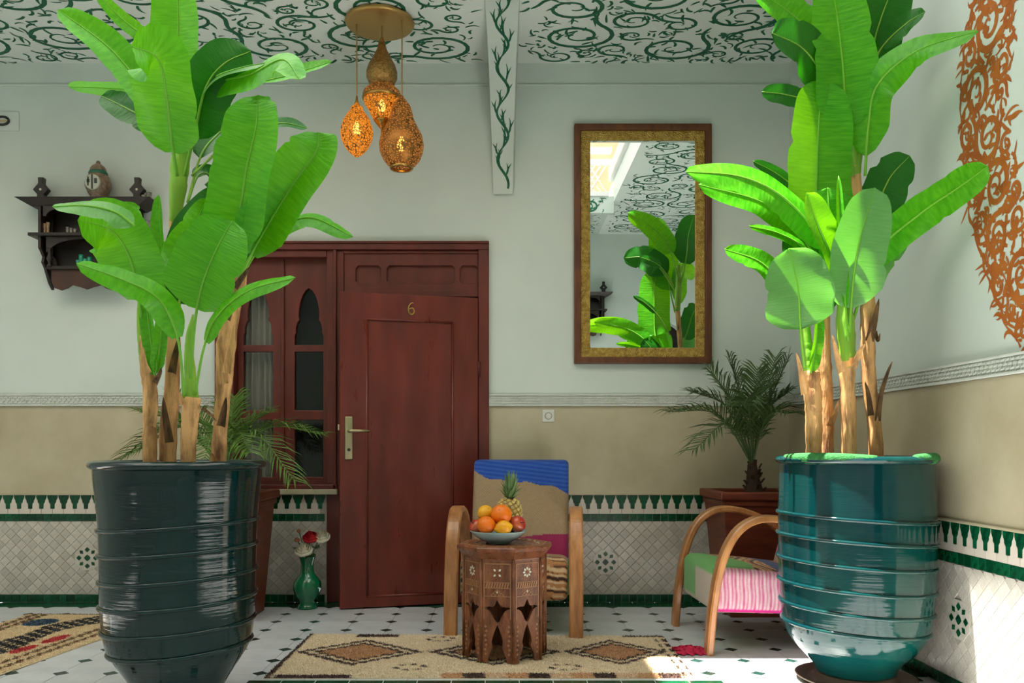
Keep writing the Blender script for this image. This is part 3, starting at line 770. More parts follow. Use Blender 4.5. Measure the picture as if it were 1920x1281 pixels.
# upper floor around the patio (seen in the mirror) and the added canvas that blocks sun
m = MB(); m.box(XW, 3.65, -0.28, -0.24, ZO+0.3, ZO+2.9)
tag(obj('wall_upper', m, M['upper']), 'pale pink upper wall above the opposite gallery', 'wall', kind='structure')
for z in (4.55, 4.85):
    m = MB(); m.box(-1.0, XE, YO-0.25, YO-0.18, (4.32 if z < 4.6 else 4.45), (4.37 if z < 4.6 else 4.51))
    tag(obj('trim_6' if z < 4.6 else 'trim_7', m, M['white_paint']), 'white upper balcony beam, %s of two' % ('lower' if z < 4.6 else 'upper'), 'beam', kind='structure')
m = MB(); m.box(XE-0.05, XE+0.10, YO-0.1, YE, ZO+0.25, ZO+0.42)
tag(obj('trim_8', m, M['white_paint'], bevel=0.02), 'white coping along the edge of the side gallery', 'trim', kind='structure')
rail = thing('balcony_railing', 'white lattice balcony railing reflected in the mirror', 'railing', (0, YO, ZO+0.06))
RX0, RX1, RH = -1.2, XE-0.06, 0.36
m = MB(); m.box(RX0, RX1, -0.02, 0.02, 0.0, 0.05); obj('lower_rail', m, M['white_paint'], rail)
m = MB(); m.box(RX0, RX1, -0.025, 0.025, RH, RH+0.06); obj('upper_rail', m, M['white_paint'], rail)
for d in (-1, 1):
    k = RX0-0.4
    while k < RX1+0.4:
        xa, xb = (k, k+d*0.20); za, zb = 0.05, RH
        pa, pb = Vector((xa, 0.008*d, za)), Vector((xb, 0.008*d, zb))
        if RX0 <= min(xa,xb) and max(xa,xb) <= RX1:
            m = MB(); m.strap([pa, pb], (0,1,0), 0.012, 0.017); obj('slat', m, M['white_paint'], rail)
        k += 0.066
m = MB(); m.plate([(0.72,0),(1.02,0),(1.02,0.26),(0.78,0.26),(0.72,0.16)], [], 0.30, (0,-0.0,ZO-0.42), (1,0,0), (0,0,1))
for i, p in enumerate(m.v): m.v[i] = (p[0], p[1]+YO-0.02, p[2])
tag(obj('trim_9', m, M['white_paint'], bevel=0.01), 'white bracket under the opposite gallery', 'bracket', kind='structure')
def canvas(label, xa, xb, xrod):  # unseen cloth added overhead; the gap between the two shapes the sun patches
    m = MB(); nx, ny = 14, 10; vs = []
    for i in range(nx+1):
        for j in range(ny+1):
            u, v = i/nx, j/ny
            vs.append(((xb-xa)*u, -0.2+5.6*v, -0.10*math.sin(math.pi*u)*math.sin(math.pi*v)))
    m.add(vs, [(i*(ny+1)+j, (i+1)*(ny+1)+j, (i+1)*(ny+1)+j+1, i*(ny+1)+j+1) for i in range(nx) for j in range(ny)])
    t = thing('added_sun_shade', label, 'shade', (xa, 0, 5.2), group='added canvas shades out of view above the patio')
    obj('canvas', m, M['canvas'], t, smooth=True)
    m = MB(); m.tube([(xrod-xa,-0.2,0),(xrod-xa,5.4,0)], 0.02); obj('hem_rod', m, M['white_paint'], t)
canvas('added pale canvas out of view, blocking sun on the left of the patio', XW+0.1, -0.776, -0.776)
canvas('added pale canvas out of view, blocking sun on the right of the patio', 0.553, 3.5, 0.553)
# ------------------------------------------------------------------ door, window and frame
YW = YB
def wbox(name, x0, x1, z0, z1, y0, y1, mt, parent, bevel=0.004):
    m = MB(); m.box(x0, x1, y0, y1, z0, z1); return obj(name, m, mt, parent, bevel=bevel)
frame = thing('trim_10', 'dark red wooden frame around the window and the door', 'door frame', (px2x(640), YB, 0), kind='structure')
fo = Vector(frame.location)
def fbox(name, xa, xb, ya, yb, y0, y1, par=frame, mt='door_frame', bevel=0.004):
    """xa..xb and ya..yb are measured on the wall plane"""
    m = MB(); m.box(px2x(xa)-fo.x, px2x(xb)-fo.x, y0, y1, px2z(yb), px2z(ya)); return obj(name, m, M[mt], par, bevel=bevel)
fbox('head_beam', 405, 917, 455, 470, -0.035, 0.16)
fbox('head_moulding', 405, 917, 455, 459, -0.05, 0.0)
fbox('jamb', 897, 917, 470, 1129.4, -0.03, 0.16)
fbox('jamb', 405, 441, 470, 916, -0.03, 0.16)
fbox('mullion', 613, 645, 470, 1129.4, -0.01, 0.16)
fbox('mullion_moulding', 626, 632, 470, 916, -0.03, 0.0)
fbox('window_head', 441, 613, 470, 483, -0.015, 0.16)
# transom with three recessed panels
def rrect(x0, x1, z0, z1, c):
    return [(x0+c,z0),(x1-c,z0),(x1,z0+c),(x1,z1-c),(x1-c,z1),(x0+c,z1),(x0,z1-c),(x0,z0+c)]
tx0, tx1 = px2x(645)-fo.x, px2x(897)-fo.x; tz0, tz1 = px2z(557), px2z(470)
def tr(xa, xb): return rrect(px2x(xa)-fo.x, px2x(xb)-fo.x, px2z(532), px2z(498), 0.018)
m = MB(); m.plate([(tx0,tz0),(tx1,tz0),(tx1,tz1),(tx0,tz1)], [tr(667,714), tr(725,853), tr(862,896)], 0.03, (0,0.03,0), (1,0,0), (0,0,1))
obj('transom', m, M['door_frame'], frame, bevel=0.003)
m = MB(); m.box(tx0, tx1, 0.022, 0.05, tz0, tz1); obj('transom_back', m, M['door_frame'], frame)
fbox('transom_rail', 645, 897, 470, 476, -0.012, 0.05)
fbox('transom_rail', 645, 897, 545, 557, -0.006, 0.05)
# window with two casements
win = thing('window_1', 'red wooden window with two casements of lobed arch panes', 'window', (px2x(527), YB+0.06, 0), kind='structure')
wo = Vector(win.location)
def wx(x): return px2x(x)-wo.x
m = MB(); m.box(wx(405)-0.0, wx(634), -0.09, 0.1, px2z(917), px2z(908)); obj('sill', m, M['door_frame'], win, bevel=0.006)
def lobed(xa, xb, ya, yb):
    x0, x1, z0, z1 = wx(xa), wx(xb), px2z(yb), px2z(ya); c = (x0+x1)/2; a = (x1-x0)/2; h = z1-z0
    half = [(a,0),(a,0.17*h),(a*0.90,0.21*h),(a*0.92,0.30*h),(a*0.80,0.40*h),(a*0.66,0.44*h),(a*0.72,0.50*h),(a*0.70,0.62*h),(a*0.60,0.76*h),(a*0.44,0.88*h),(a*0.22,0.965*h)]
    return [(c+x, z0+z) for x, z in half] + [(c,z1)] + [(c-x, z0+z) for x, z in reversed(half)]
def rect(xa, xb, ya, yb): return [(wx(xa),px2z(yb)),(wx(xb),px2z(yb)),(wx(xb),px2z(ya)),(wx(xa),px2z(ya))]
for (ca, cb, pa, pb) in ((441,526.3,452,508),(527.3,613,549,603)):
    holes = [lobed(pa, pb, 538, 645), rect(pa, pb, 658, 769), rect(pa, pb, 787, 895)]
    m = MB(); m.plate(rect(ca, cb, 482, 910), holes, 0.04, (0,0.03,0), (1,0,0), (0,0,1))
    cas = obj('casement', m, M['door_frame'], win, bevel=0.003)
    for h in holes:
        xs = [p[0] for p in h]; zs = [p[1] for p in h]
        m = MB(); m.box(min(xs)-0.01, max(xs)+0.01, 0.012, 0.016, min(zs)-0.01, max(zs)+0.01)
        obj('pane', m, M['pane'], cas)
m = MB(); m.box(wx(524), wx(530), -0.025, 0.03, px2z(908), px2z(483)); obj('meeting_stile', m, M['door_frame'], win, bevel=0.003)
# white curtain behind the left casement
m = MB(); vs = []; nn = 60
cx0, cx1 = px2x(440), px2x(521)
for k in range(nn+1):
    t = k/nn; x = cx0+(cx1-cx0)*t; y = YB+0.16+0.022*math.sin(t*42)+0.01*math.sin(t*17)
    vs += [(x,y,px2z(912)),(x,y,px2z(500))]
m.add(vs, [(2*k,2*k+2,2*k+3,2*k+1) for k in range(nn)])
tag(obj('curtain', m, M['curtain'], smooth=True), 'white curtain hanging behind the left casement panes', 'curtain')
# dim room behind the door
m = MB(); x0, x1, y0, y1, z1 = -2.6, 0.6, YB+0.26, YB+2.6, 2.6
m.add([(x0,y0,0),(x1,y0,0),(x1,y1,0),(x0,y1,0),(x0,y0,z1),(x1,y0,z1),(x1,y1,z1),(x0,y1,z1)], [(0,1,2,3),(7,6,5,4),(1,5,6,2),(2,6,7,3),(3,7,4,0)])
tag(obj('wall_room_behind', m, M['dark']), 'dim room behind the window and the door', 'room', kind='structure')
# the door leaf, slightly open
door = thing('door_1', 'dark red wooden door with brass number 6, slightly ajar', 'door', (px2x(895), YB-0.022, 0), math.radians(14.8), kind='structure')
DW = 0.872; DH0, DH1 = 0.008, 1.957
hole = [(-DW+0.165,0.075),(-0.165,0.075),(-0.165,1.795),(-DW+0.165,1.795)]
m = MB(); m.plate([(-DW,DH0),(0,DH0),(0,DH1),(-DW,DH1)], [hole], 0.045, (0,0.022,0), (1,0,0), (0,0,1)); obj('leaf_frame', m, M['door'], door, bevel=0.003)
m = MB(); m.box(hole[0][0]-0.005, hole[1][0]+0.005, -0.014, 0.012, 0.07, 1.80); obj('panel', m, M['door'], door)
for (a, b_) in (((hole[0][0],hole[0][1]),(hole[1][0],hole[1][1])), ((hole[1][0],hole[1][1]),(hole[2][0],hole[2][1])), ((hole[2][0],hole[2][1]),(hole[3][0],hole[3][1])), ((hole[3][0],hole[3][1]),(hole[0][0],hole[0][1]))):
    m = MB(); m.tube([(a[0],-0.018,a[1]),(b_[0],-0.018,b_[1])], 0.0085, 8); obj('bead_moulding', m, M['door'], door, smooth=True)
m = MB(); m.rbox(-DW+0.030, -DW+0.078, -0.034, -0.0225, 0.925, 1.19, 0.02, 3)
m.map(lambda p: Vector((p.x, max(p.y, -0.034), p.z))); hp_ = obj('handle_plate', m, M['steel'], door, smooth=True)
m = MB(); m.tube([(-DW+0.054,-0.03,1.10),(-DW+0.054,-0.078,1.10),(-DW+0.066,-0.086,1.10),(-DW+0.11,-0.086,1.101),(-DW+0.175,-0.084,1.10)], [0.010,0.010,0.011,0.010,0.009], 10); obj('lever', m, M['steel'], hp_, smooth=True)
m = MB(); m.lathe([(0,0),(0.010,0),(0.010,0.004),(0,0.004)], 14); m.map(lambda p: Vector((p.x-DW+0.054, -0.034-p.z, p.y+0.985))); obj('keyhole', m, M['black_plastic'], hp_)
m = MB(); m.box(-DW-0.012, -DW+0.0, -0.012, 0.012, 1.105, 1.14); obj('latch', m, M['steel'], door, bevel=0.002)
path = [(0.014,0.036),(0.004,0.038),(-0.008,0.028),(-0.017,0.010),(-0.018,-0.012),(-0.010,-0.030),(0.003,-0.035),(0.016,-0.025),(0.018,-0.010),(0.009,0.004),(-0.004,0.004),(-0.014,-0.005)]
pp = catmull([(x-DW/2+0.006, -0.026, z+1.868) for x, z in path], 44)
m = MB(); m.tube(pp, [0.0028+0.0022*math.sin(math.pi*k/44) for k in range(45)], 8); obj('number_6', m, M['brass'], door, smooth=True)
for z in (0.25, 1.45):
    m = MB(); m.tube([(0.006,-0.026,z),(0.006,-0.026,z+0.10)], 0.008, 10); obj('hinge', m, M['door_frame'], door, smooth=True)

# ------------------------------------------------------------------ small fixtures
sk = thing('wall_socket', 'small white square wall socket under the carved band', 'socket', (px2x(1028), YB-0.005, px2z(780)))
m = MB(); m.rbox(-0.04,0.04,-0.008,0,-0.04,0.04,0.006,2); obj('cover_plate', m, M['white_plastic'], sk)
m = MB(); m.tube([(0.021*math.cos(2*math.pi*k/24),-0.0085,0.021*math.sin(2*math.pi*k/24)) for k in range(25)], 0.0028, 6); obj('socket_ring', m, M['grout'], sk, smooth=True)
fx = thing('wall_speaker_plate', 'white square wall plate with a dark round ring, upper left', 'fixture', (px2x(6), YB, px2z(228)))
m = MB(); m.rbox(-0.075,0.105,-0.010,0,-0.062,0.062,0.006,2); obj('plate', m, M['plaster'], fx)
m = MB()
pts = [(0.038*math.cos(a)*1.15, -0.014, 0.026*math.sin(a)) for a in [2*math.pi*k/28 for k in range(29)]]
m.tube(pts, 0.008, 8); obj('ring', m, M['black_plastic'], fx, smooth=True)
m = MB(); m.rbox(-0.032,0.03,-0.013,-0.008,-0.008,0.008,0.004,2); obj('inner_bar', m, M['steel'], fx)

# ------------------------------------------------------------------ mirror
mr = thing('wall_mirror', 'tall mirror in embossed brass and brown wooden frame', 'mirror', (px2x(1204), YB, px2z(683)))
mw, mh = (1332-1076)/290.5/2, (683-236)/290.5
def ring(x, z0, z1): return [(-x,z0),(x,z0),(x,z1),(-x,z1)]
w1, w2 = 0.042, 0.103
m = MB(); m.plate(ring(mw,0,mh), [ring(mw-w1,w1,mh-w1)], 0.045, (0,0,0), (1,0,0), (0,0,1)); obj('wooden_frame', m, M['frame_wood'], mr, bevel=0.006)
m = MB(); m.plate(ring(mw-w1+0.002,w1-0.002,mh-w1+0.002), [ring(mw-w2,w2,mh-w2)], 0.034, (0,0,0), (1,0,0), (0,0,1)); obj('brass_inlay', m, M['gold_frame'], mr, bevel=0.008)
m = MB(); m.box(-mw+w2-0.005, mw-w2+0.005, -0.02, -0.012, w2-0.005, mh-w2+0.005); obj('glass', m, M['mirror'], mr)

# ------------------------------------------------------------------ hanging lamps
LY = 4.89; ls = F_PX/LY
lp = thing('pendant_lamp', 'cluster of three pierced brass lanterns hanging from a round brass plate', 'lamp', P(712,38,LY))
lp.location.z = ZC; lo = Vector(lp.location)
m = MB(); m.lathe([(0,-0.035),(0.17,-0.034),(0.192,-0.030),(0.200,-0.018),(0.196,-0.006),(0.18,0.0),(0,0.0)], 48); obj('ceiling_plate', m, M['brass_matte'], lp, smooth=True)
def LP(px, py): return P(px, py, LY) - lo
def shade_(name, pxc, prof, mt, parts=None, n=40, dy=0.0):
    """prof: list of (half width px, py) from top to bottom"""
    m = MB(); pr = [(max(hw, 0)/ls, (LP(pxc, py)).z) for hw, py in prof][::-1]
    m.lathe(pr, n, (LP(pxc,0).x, dy, 0)); o = obj(name, m, mt, lp, smooth=True); return o
def cord(pxc, pya, dy=0.0):
    x = LP(pxc,0).x
    m = MB(); m.tube([(x, dy, -0.03), (x, dy, LP(pxc,pya).z)], 0.004, 6); obj('cord', m, M['brass_matte'], lp)
def bulb(pxc, py, r, parent, dy=0.0, energy=1.0):
    p = LP(pxc, py)
    m = MB(); m.lathe([(0,-r*1.4),(r*0.7,-r*1.1),(r,-r*0.2),(r*0.8,r*0.7),(r*0.4,r*1.3),(r*0.35,r*1.8),(0,r*1.8)], 16, (p.x, dy, p.z)); obj('bulb', m, M['bulb'], parent, smooth=True)
    ld = bpy.data.lights.new('lamp_light', 'POINT'); ld.energy = energy; ld.color = (1,0.62,0.28); ld.shadow_soft_size = r
    lo_ = bpy.data.objects.new('lamp_light', ld); COL.objects.link(lo_); lo_.parent = lp; lo_.location = (p.x, dy, p.z)
cord(670, 195, -0.02); cord(716, 75, 0.0); cord(756, 185, -0.06)
# left: egg shaped lantern
o = shade_('egg_lantern', 670, [(4,196),(5,199),(11,204),(12,210),(17,216),(25,229),(30,245),(30.5,254),(28,266),(21,280),(12,290),(4,296),(0,298)], M['lamp_hot'], dy=-0.02)
m = MB(); p = LP(670,196); m.lathe([(0.012,-0.01),(0.014,0.0),(0.008,0.012),(0.005,0.04),(0,0.042)], 14, (p.x,-0.02,p.z)); obj('cap', m, M['brass'], o, smooth=True)
bulb(670, 245, 0.024, o, -0.02)
# middle: gourd and stepped lantern
o = shade_('gourd_lantern', 716, [(3,72),(6,80),(9,92),(16,107),(25,122),(29,135),(29,146),(24,157),(21,161)], M['lamp_off'])
o2 = shade_('stepped_lantern', 716, [(20,160),(25,164),(34,172),(36,178),(36,183)], M['lamp_dim'])
m = MB(); a_, b_ = LP(716,188).z, LP(716,181).z
m.lathe([(33/ls,a_),(36.5/ls,a_+0.004),(37/ls,(a_+b_)/2),(36.5/ls,b_-0.004),(33/ls,b_)], 40, (LP(716,0).x,0,0)); obj('band', m, M['brass'], o2, smooth=True)
o3 = shade_('stepped_lantern_lower', 716, [(34,187),(33,194),(26,205),(20,216),(17,222),(16,225)], M['lamp_hot'])
m = MB(); pr = [(0,252),(2,249),(2,243),(9,235),(14.5,228),(14,224),(12,222)]
m.lathe([(h/ls, LP(716,py).z) for h, py in pr], 24, (LP(716,0).x,0,0)); obj('finial', m, M['brass'], o3, smooth=True)
bulb(716, 200, 0.022, o3, 0.0)
# right: pear shaped lantern
o = shade_('pear_lantern', 755, [(3,187),(5,192),(10,198),(16,206),(20,218),(23,231),(30,246),(38,261),(41.5,278),(40,292),(34,306),(26,316),(21,320)], M['lamp_dim'], dy=-0.06)
m = MB(); a_ = LP(755,320).z
m.lathe([(17.5/ls,a_-0.012),(21/ls,a_-0.012),(22/ls,a_-0.004),(21.5/ls,a_+0.006),(18/ls,a_+0.004),(17.5/ls,a_-0.012)], 32, (LP(755,0).x,-0.06,0)); obj('rim', m, M['brass'], o, smooth=True)
bulb(755, 279, 0.026, o, -0.06)

# ------------------------------------------------------------------ carved wall shelf and what stands on it
SY = 5.36
def S(px, py, y=SY): return P(px, py, y)
so = Vector((P(180,0,YB).x, YB, P(0,548,SY).z))
sh = thing('wall_shelf', 'dark carved wooden wall shelf behind the tall banana plant', 'shelf', so)
def sx(px): return (px-PX0)*SY/F_PX - so.x
def sz(py): return 1-(py-PY0)*SY/F_PX - so.z
ux_, uz_ = (1,0,0), (0,0,1)
D = 0.16
def board(name, x0, x1, y0, y1, depth, y=0.0, ch=0.0):
    m = MB(); m.box(x0, x1, -depth, y, y1, y0)
    if ch: m.v = [(p[0]*(1.0), p[1], p[2]) if p[2] > (y0+y1)/2 else (p[0]-math.copysign(ch, p[0]), p[1]*0.8 if p[1] < -0.01 else p[1], p[2]) for p in m.v]
    return obj(name, m, M['darkwood'], sh, bevel=0.003)
xL = sx(44); board('top_board', xL, -xL, sz(378), sz(393), 0.19, ch=0.09)
board('middle_board', sx(68), -sx(68), sz(443), sz(449), D+0.02)
board('lower_board', sx(98), -sx(98), sz(503), sz(509), D-0.01)
m = MB(); m.box(sx(90), -sx(90), -0.012, 0, sz(505), sz(393)); obj('back_panel', m, M['darkwood'], sh)
for sg in (1, -1):
    # sides with scrolled outlines, seen from the side as well
    prof_ = [(-D,sz(393)),(-D,sz(470)),(-D*0.9,sz(474)),(-D*0.7,sz(484)),(-D*0.78,sz(495)),(-D*0.6,sz(503)),(-D*0.45,sz(515)),(-D*0.25,sz(530)),(0,sz(540)),(0,sz(393))]
    m = MB(); m.plate([(p[0],p[1]) for p in prof_], [], 0.018, ((sx(84) if sg > 0 else -sx(84)-0.018),0,0), (0,1,0), (0,0,1)); obj('side_panel', m, M['darkwood'], sh, bevel=0.002)
    # outer stepped wing
    a, b_ = sx(74), sx(94)
    w = [(a,sz(393)),(b_,sz(393)),(b_,sz(478)),(b_+0.02,sz(484)),(b_+0.03,sz(500)),(b_+0.01,sz(508)),(b_-0.005,sz(500)),(b_-0.02,sz(478)),(a,sz(475))]
    m = MB(); m.plate([(x*sg, z) for x, z in w], [], 0.018, (0,-0.03,0), ux_, uz_); obj('wing', m, M['darkwood'], sh, bevel=0.002)
    # turned post on the top board
    px_ = sx(79)*sg
    m = MB(); m.plate([(px_+x, z) for x, z in ((-0.028,sz(380)),(0.028,sz(380)),(0.022,sz(366)),(0.05,sz(357)),(0.018,sz(346)),(0.016,sz(343)),(0.018,sz(334)),(-0.018,sz(334)),(-0.016,sz(343)),(-0.018,sz(346)),(-0.05,sz(357)),(-0.022,sz(366)))], [], 0.04, (0,-0.06,0), ux_, uz_)
    fp = obj('finial_post', m, M['darkwood'], sh, bevel=0.004)
    m = MB(); m.lathe([(0,0),(0.008,0),(0.006,0.004),(0,0.005)], 10); m.map(lambda p: Vector((px_+p.x, -0.10-p.z, sz(357)+p.y))); obj('inlay_dot', m, M['pearl'], fp)
    m = MB(); m.lathe([(0.0,0),(0.012,0.0),(0.016,0.01),(0.008,0.02),(0.012,0.035),(0.018,0.05),(0.010,0.075),(0.008,0.11),(0.014,0.12),(0.0,0.12)], 14, (sx(104)*sg,-D+0.01,sz(505))); obj('turned_post', m, M['darkwood'], sh, smooth=True)
# arch boards
def archboard(za, zb, xa, xb, y):
    c = (xa+xb)/2; a = (xb-xa)/2-0.02
    pts = [(xa,zb),(xb,zb),(xb,za),(c+a,za)] + [(c+a*math.cos(math.pi*k/14), za+(zb-za-0.015)*math.sin(math.pi*k/14)) for k in range(1,14)] + [(c-a,za),(xa,za)]
    m = MB(); m.plate(pts, [], 0.014, (0,y,0), ux_, uz_); obj('arch_board', m, M['darkwood'], sh, bevel=0.002)
archboard(sz(478), sz(449), sx(98), -sx(98), -D+0.02)
archboard(sz(412), sz(393), sx(94), 0.0, -D+0.01); archboard(sz(412), sz(393), 0.0, -sx(94), -D+0.01)
x0, x1 = sx(104), -sx(104)
ap = [(x0,sz(508)),(x0,sz(530)),(x0+0.02,sz(543)),(x0+0.06,sz(547)),(x0+0.10,sz(543)),(x0+0.13,sz(537)),(x0+0.18,sz(541)),(0,sz(545)),(x1-0.18,sz(541)),(x1-0.13,sz(537)),(x1-0.10,sz(543)),(x1-0.06,sz(547)),(x1-0.02,sz(543)),(x1,sz(530)),(x1,sz(508))]
m = MB(); m.plate(ap, [], 0.02, (0,-D+0.05,0), ux_, uz_); obj('apron', m, M['apronwood'], sh, bevel=0.003)
# twin shelf on the opposite wall
sh2 = copy_tree(sh); sh2.location = (1.07, -0.30, so.z+0.46); sh2.rotation_euler = (0,0,math.pi); sh2['label'] = 'dark carved wooden shelf reflected in the mirror'
sh['group'] = sh2['group'] = 'carved wall shelves'
# objects on the shelf
zt = P(0,378,SY).z
jr = thing('ornate_jar', 'round ornate ceramic jar with patterned face on top of the wall shelf', 'jar', (P(187,0,SY).x, SY-0.02, zt+0.001))
m = MB(); m.lathe([(0,0),(0.055,0),(0.06,0.008),(0.045,0.02),(0.062,0.045),(0.078,0.085),(0.078,0.115),(0.066,0.145),(0.055,0.158),(0.056,0.163)], 28); obj('body', m, M['jar'], jr, smooth=True)
m = MB(); m.lathe([(0.056,0.160),(0.058,0.166),(0.056,0.178),(0.048,0.186)], 28); obj('green_collar', m, M['jar_green'], jr, smooth=True)
m = MB(); m.lathe([(0.05,0.184),(0.048,0.198),(0.038,0.214),(0.022,0.226),(0.012,0.232),(0.014,0.240),(0.008,0.25),(0,0.252)], 24); obj('lid', m, M['jar'], jr, smooth=True)
m = MB(); m.lathe([(0,0.0),(0.05,0.0),(0.046,0.006),(0,0.008)], 24); m.map(lambda p: Vector((p.x,-0.074-p.z,p.y+0.095))); f_ = obj('face', m, M['jar_face'], jr)
m = MB(); m.box(-0.004,0.004,-0.085,-0.08,0.05,0.14); m.box(-0.032,-0.016,-0.085,-0.08,0.09,0.11); m.box(0.014,0.03,-0.085,-0.08,0.085,0.115); m.box(-0.028,-0.022,-0.085,-0.08,0.07,0.125); obj('glaze_marks', m, M['blackline'], f_)
def cup(px, zbase, r, h, mt, label, kind, group, y=SY):
    m = MB(); m.lathe([(0,0),(r*0.8,0),(r*0.85,0.004),(r*0.75,h*0.35),(r*0.9,h*0.7),(r,h),(r*0.88,h),(r*0.7,h*0.6),(0,h*0.2)], 16)
    return tag(obj(kind, m, mt, loc=(P(px,0,y).x, y, zbase+0.001), smooth=True), label, 'cup', group)
for k, (x, h, l) in enumerate(((261,0.035,'small patterned tea glass on top of the shelf, left of three'),(270,0.038,'small patterned tea glass on top of the shelf, middle of three'),(279,0.056,'tall patterned tea glass on top of the shelf, right of three'))):
    cup(x, zt, 0.018, h, M['cup_glass'], l, 'tea_glass', 'tea glasses on the shelf top')
zm = P(0,443,SY).z
for k, x in enumerate((78,84,90)):
    cup(x, zm, 0.011, 0.06+0.008*k, M['cup_tan'], 'slim tan cup at the left end of the middle shelf, %s of three' % ('leftmost','middle','rightmost')[k], 'tan_cup', 'tan cups on the middle shelf', SY-0.04)
for k, x in enumerate((127,134,141)):
    cup(x, zm, 0.013, 0.05-0.005*k, M['cup_glass'], 'patterned cup inside the middle shelf, %s of three' % ('leftmost','middle','rightmost')[k], 'patterned_cup', 'cups inside the middle shelf', SY-0.02)
cup(277, zm, 0.035, 0.085, M['cup_glass'], 'large patterned glass at the right end of the middle shelf', 'patterned_glass', 'cups inside the middle shelf', SY-0.03)
zl = P(0,503,SY).z
for k, (x, h) in enumerate(((147,0.04),(152,0.075),(160,0.05),(168,0.06))):
    cup(x, zl, 0.016, h, M['cup_teal'], 'teal glass cup on the lowest shelf, %s from the left' % ('first','second','third','fourth')[k], 'teal_cup', 'teal cups on the lowest shelf', SY-0.04)
# ------------------------------------------------------------------ large glazed pots
def big_pot(name, label, loc, prof, rings, mt, hand, rim_r, moss=False, z0=0.0):
    t = thing(name, label, 'pot', loc, group='large glazed pots')
    m = MB(); tab = [(z, r) for r, z in prof]
    def rad(z): return interp(tab, z)
    zs = [prof[0][1] + (prof[-1][1]-prof[0][1])*k/70 for k in range(71)]
    def smooth_r(z): return sum(rad(z+d) for d in (-0.02,-0.01,0,0.01,0.02))/5
    pts = [(0.0, zs[0])] + [(smooth_r(z) if z > zs[0]+0.02 else rad(z), z) for z in zs]
    zt_ = zs[-1]; ri = pts[-1][0]
    pts += [(ri-0.03, zt_), (ri-0.045, zt_-0.06), (0.0, zt_-0.07)]
    m.lathe(pts, 72); obj('body', m, mt, t, smooth=True)
    m = MB(); pr = []
    for k in range(13):
        a = 2*math.pi*k/12; pr.append((rim_r-0.024+0.024*math.cos(a), zt_+0.008+0.0165*math.sin(a)))
    m.lathe(pr, 72); obj('rim', m, mt, t, smooth=True)
    # raised rings, each a slightly slanted coil
    for z in rings:
        path = []
        for k in range(73):
            a = 2*math.pi*k/72
            zz_ = z + hand*0.018*math.cos(a)
            path.append(((smooth_r(zz_)+0.002)*math.cos(a), (smooth_r(zz_)+0.002)*math.sin(a), zz_))
        m = MB(); m.tube(path, 0.0085, 8, cap=False); obj('raised_ring', m, mt, t, smooth=True)
    m = MB(); m.lathe([(0,zt_-0.05),(ri-0.04,zt_-0.055)], 40); m.v[0] = (0,0,zt_-0.035); obj('soil', m, M['soil'], t, smooth=True)
    return t
LPOT = Vector((-1.238, 3.27, 0)); RPOT = Vector((1.523, 3.60, 0.040))
prof_l = [(0.135,0.0),(0.138,0.02),(0.150,0.045),(0.172,0.085),(0.207,0.143),(0.242,0.195),(0.262,0.228),(0.277,0.30),(0.284,0.40),(0.285,0.50),(0.287,0.61),(0.290,0.706),(0.297,0.80),(0.308,0.885),(0.309,0.925)]
pot_l = big_pot('glazed_pot', 'tall dark teal glazed pot with raised rings on the left', LPOT, prof_l, [0.235,0.32,0.415,0.51,0.61,0.705], M['pot_l'], 1, 0.327)
prof_r = [(0.155,0.0),(0.165,0.012),(0.160,0.022),(0.178,0.045),(0.215,0.08),(0.252,0.12),(0.281,0.165),(0.295,0.21),(0.303,0.28),(0.309,0.36),(0.312,0.46),(0.314,0.56),(0.315,0.66),(0.311,0.76),(0.310,0.86),(0.311,0.90)]
pot_r = big_pot('glazed_pot', 'tall blue-green glazed pot with raised rings beside the right wall', RPOT, prof_r, [0.205,0.285,0.375,0.475,0.575,0.665], M['pot_r'], -1, 0.326)
for a0, a1 in ((math.radians(185), math.radians(262)), (math.radians(292), math.radians(338))):
    m = MB(); path = []
    for k in range(25):
        a = a0+(a1-a0)*k/24; path.append((0.304*math.cos(a)+U(-1,1)*0.002, 0.304*math.sin(a)+U(-1,1)*0.002, 0.915))
    m.tube(path, [0.021*math.sin(math.pi*min(1,max(0,0.12+0.8*k/24)))**0.5+0.003 for k in range(25)], 10); s = obj('moss', m, M['moss'], pot_r, smooth=True); s['label'] = 'bright green mossy patch on the rim'
m = MB(); m.lathe([(0,0),(0.20,0),(0.24,0.02),(0.245,0.026),(0.232,0.026),(0.20,0.012),(0.165,0.012),(0.165,0.039),(0,0.039)], 48)
tag(obj('pot_saucer', m, M['saucer'], loc=(RPOT.x, RPOT.y, 0.0005), smooth=True), 'brown clay saucer under the blue-green pot', 'saucer')

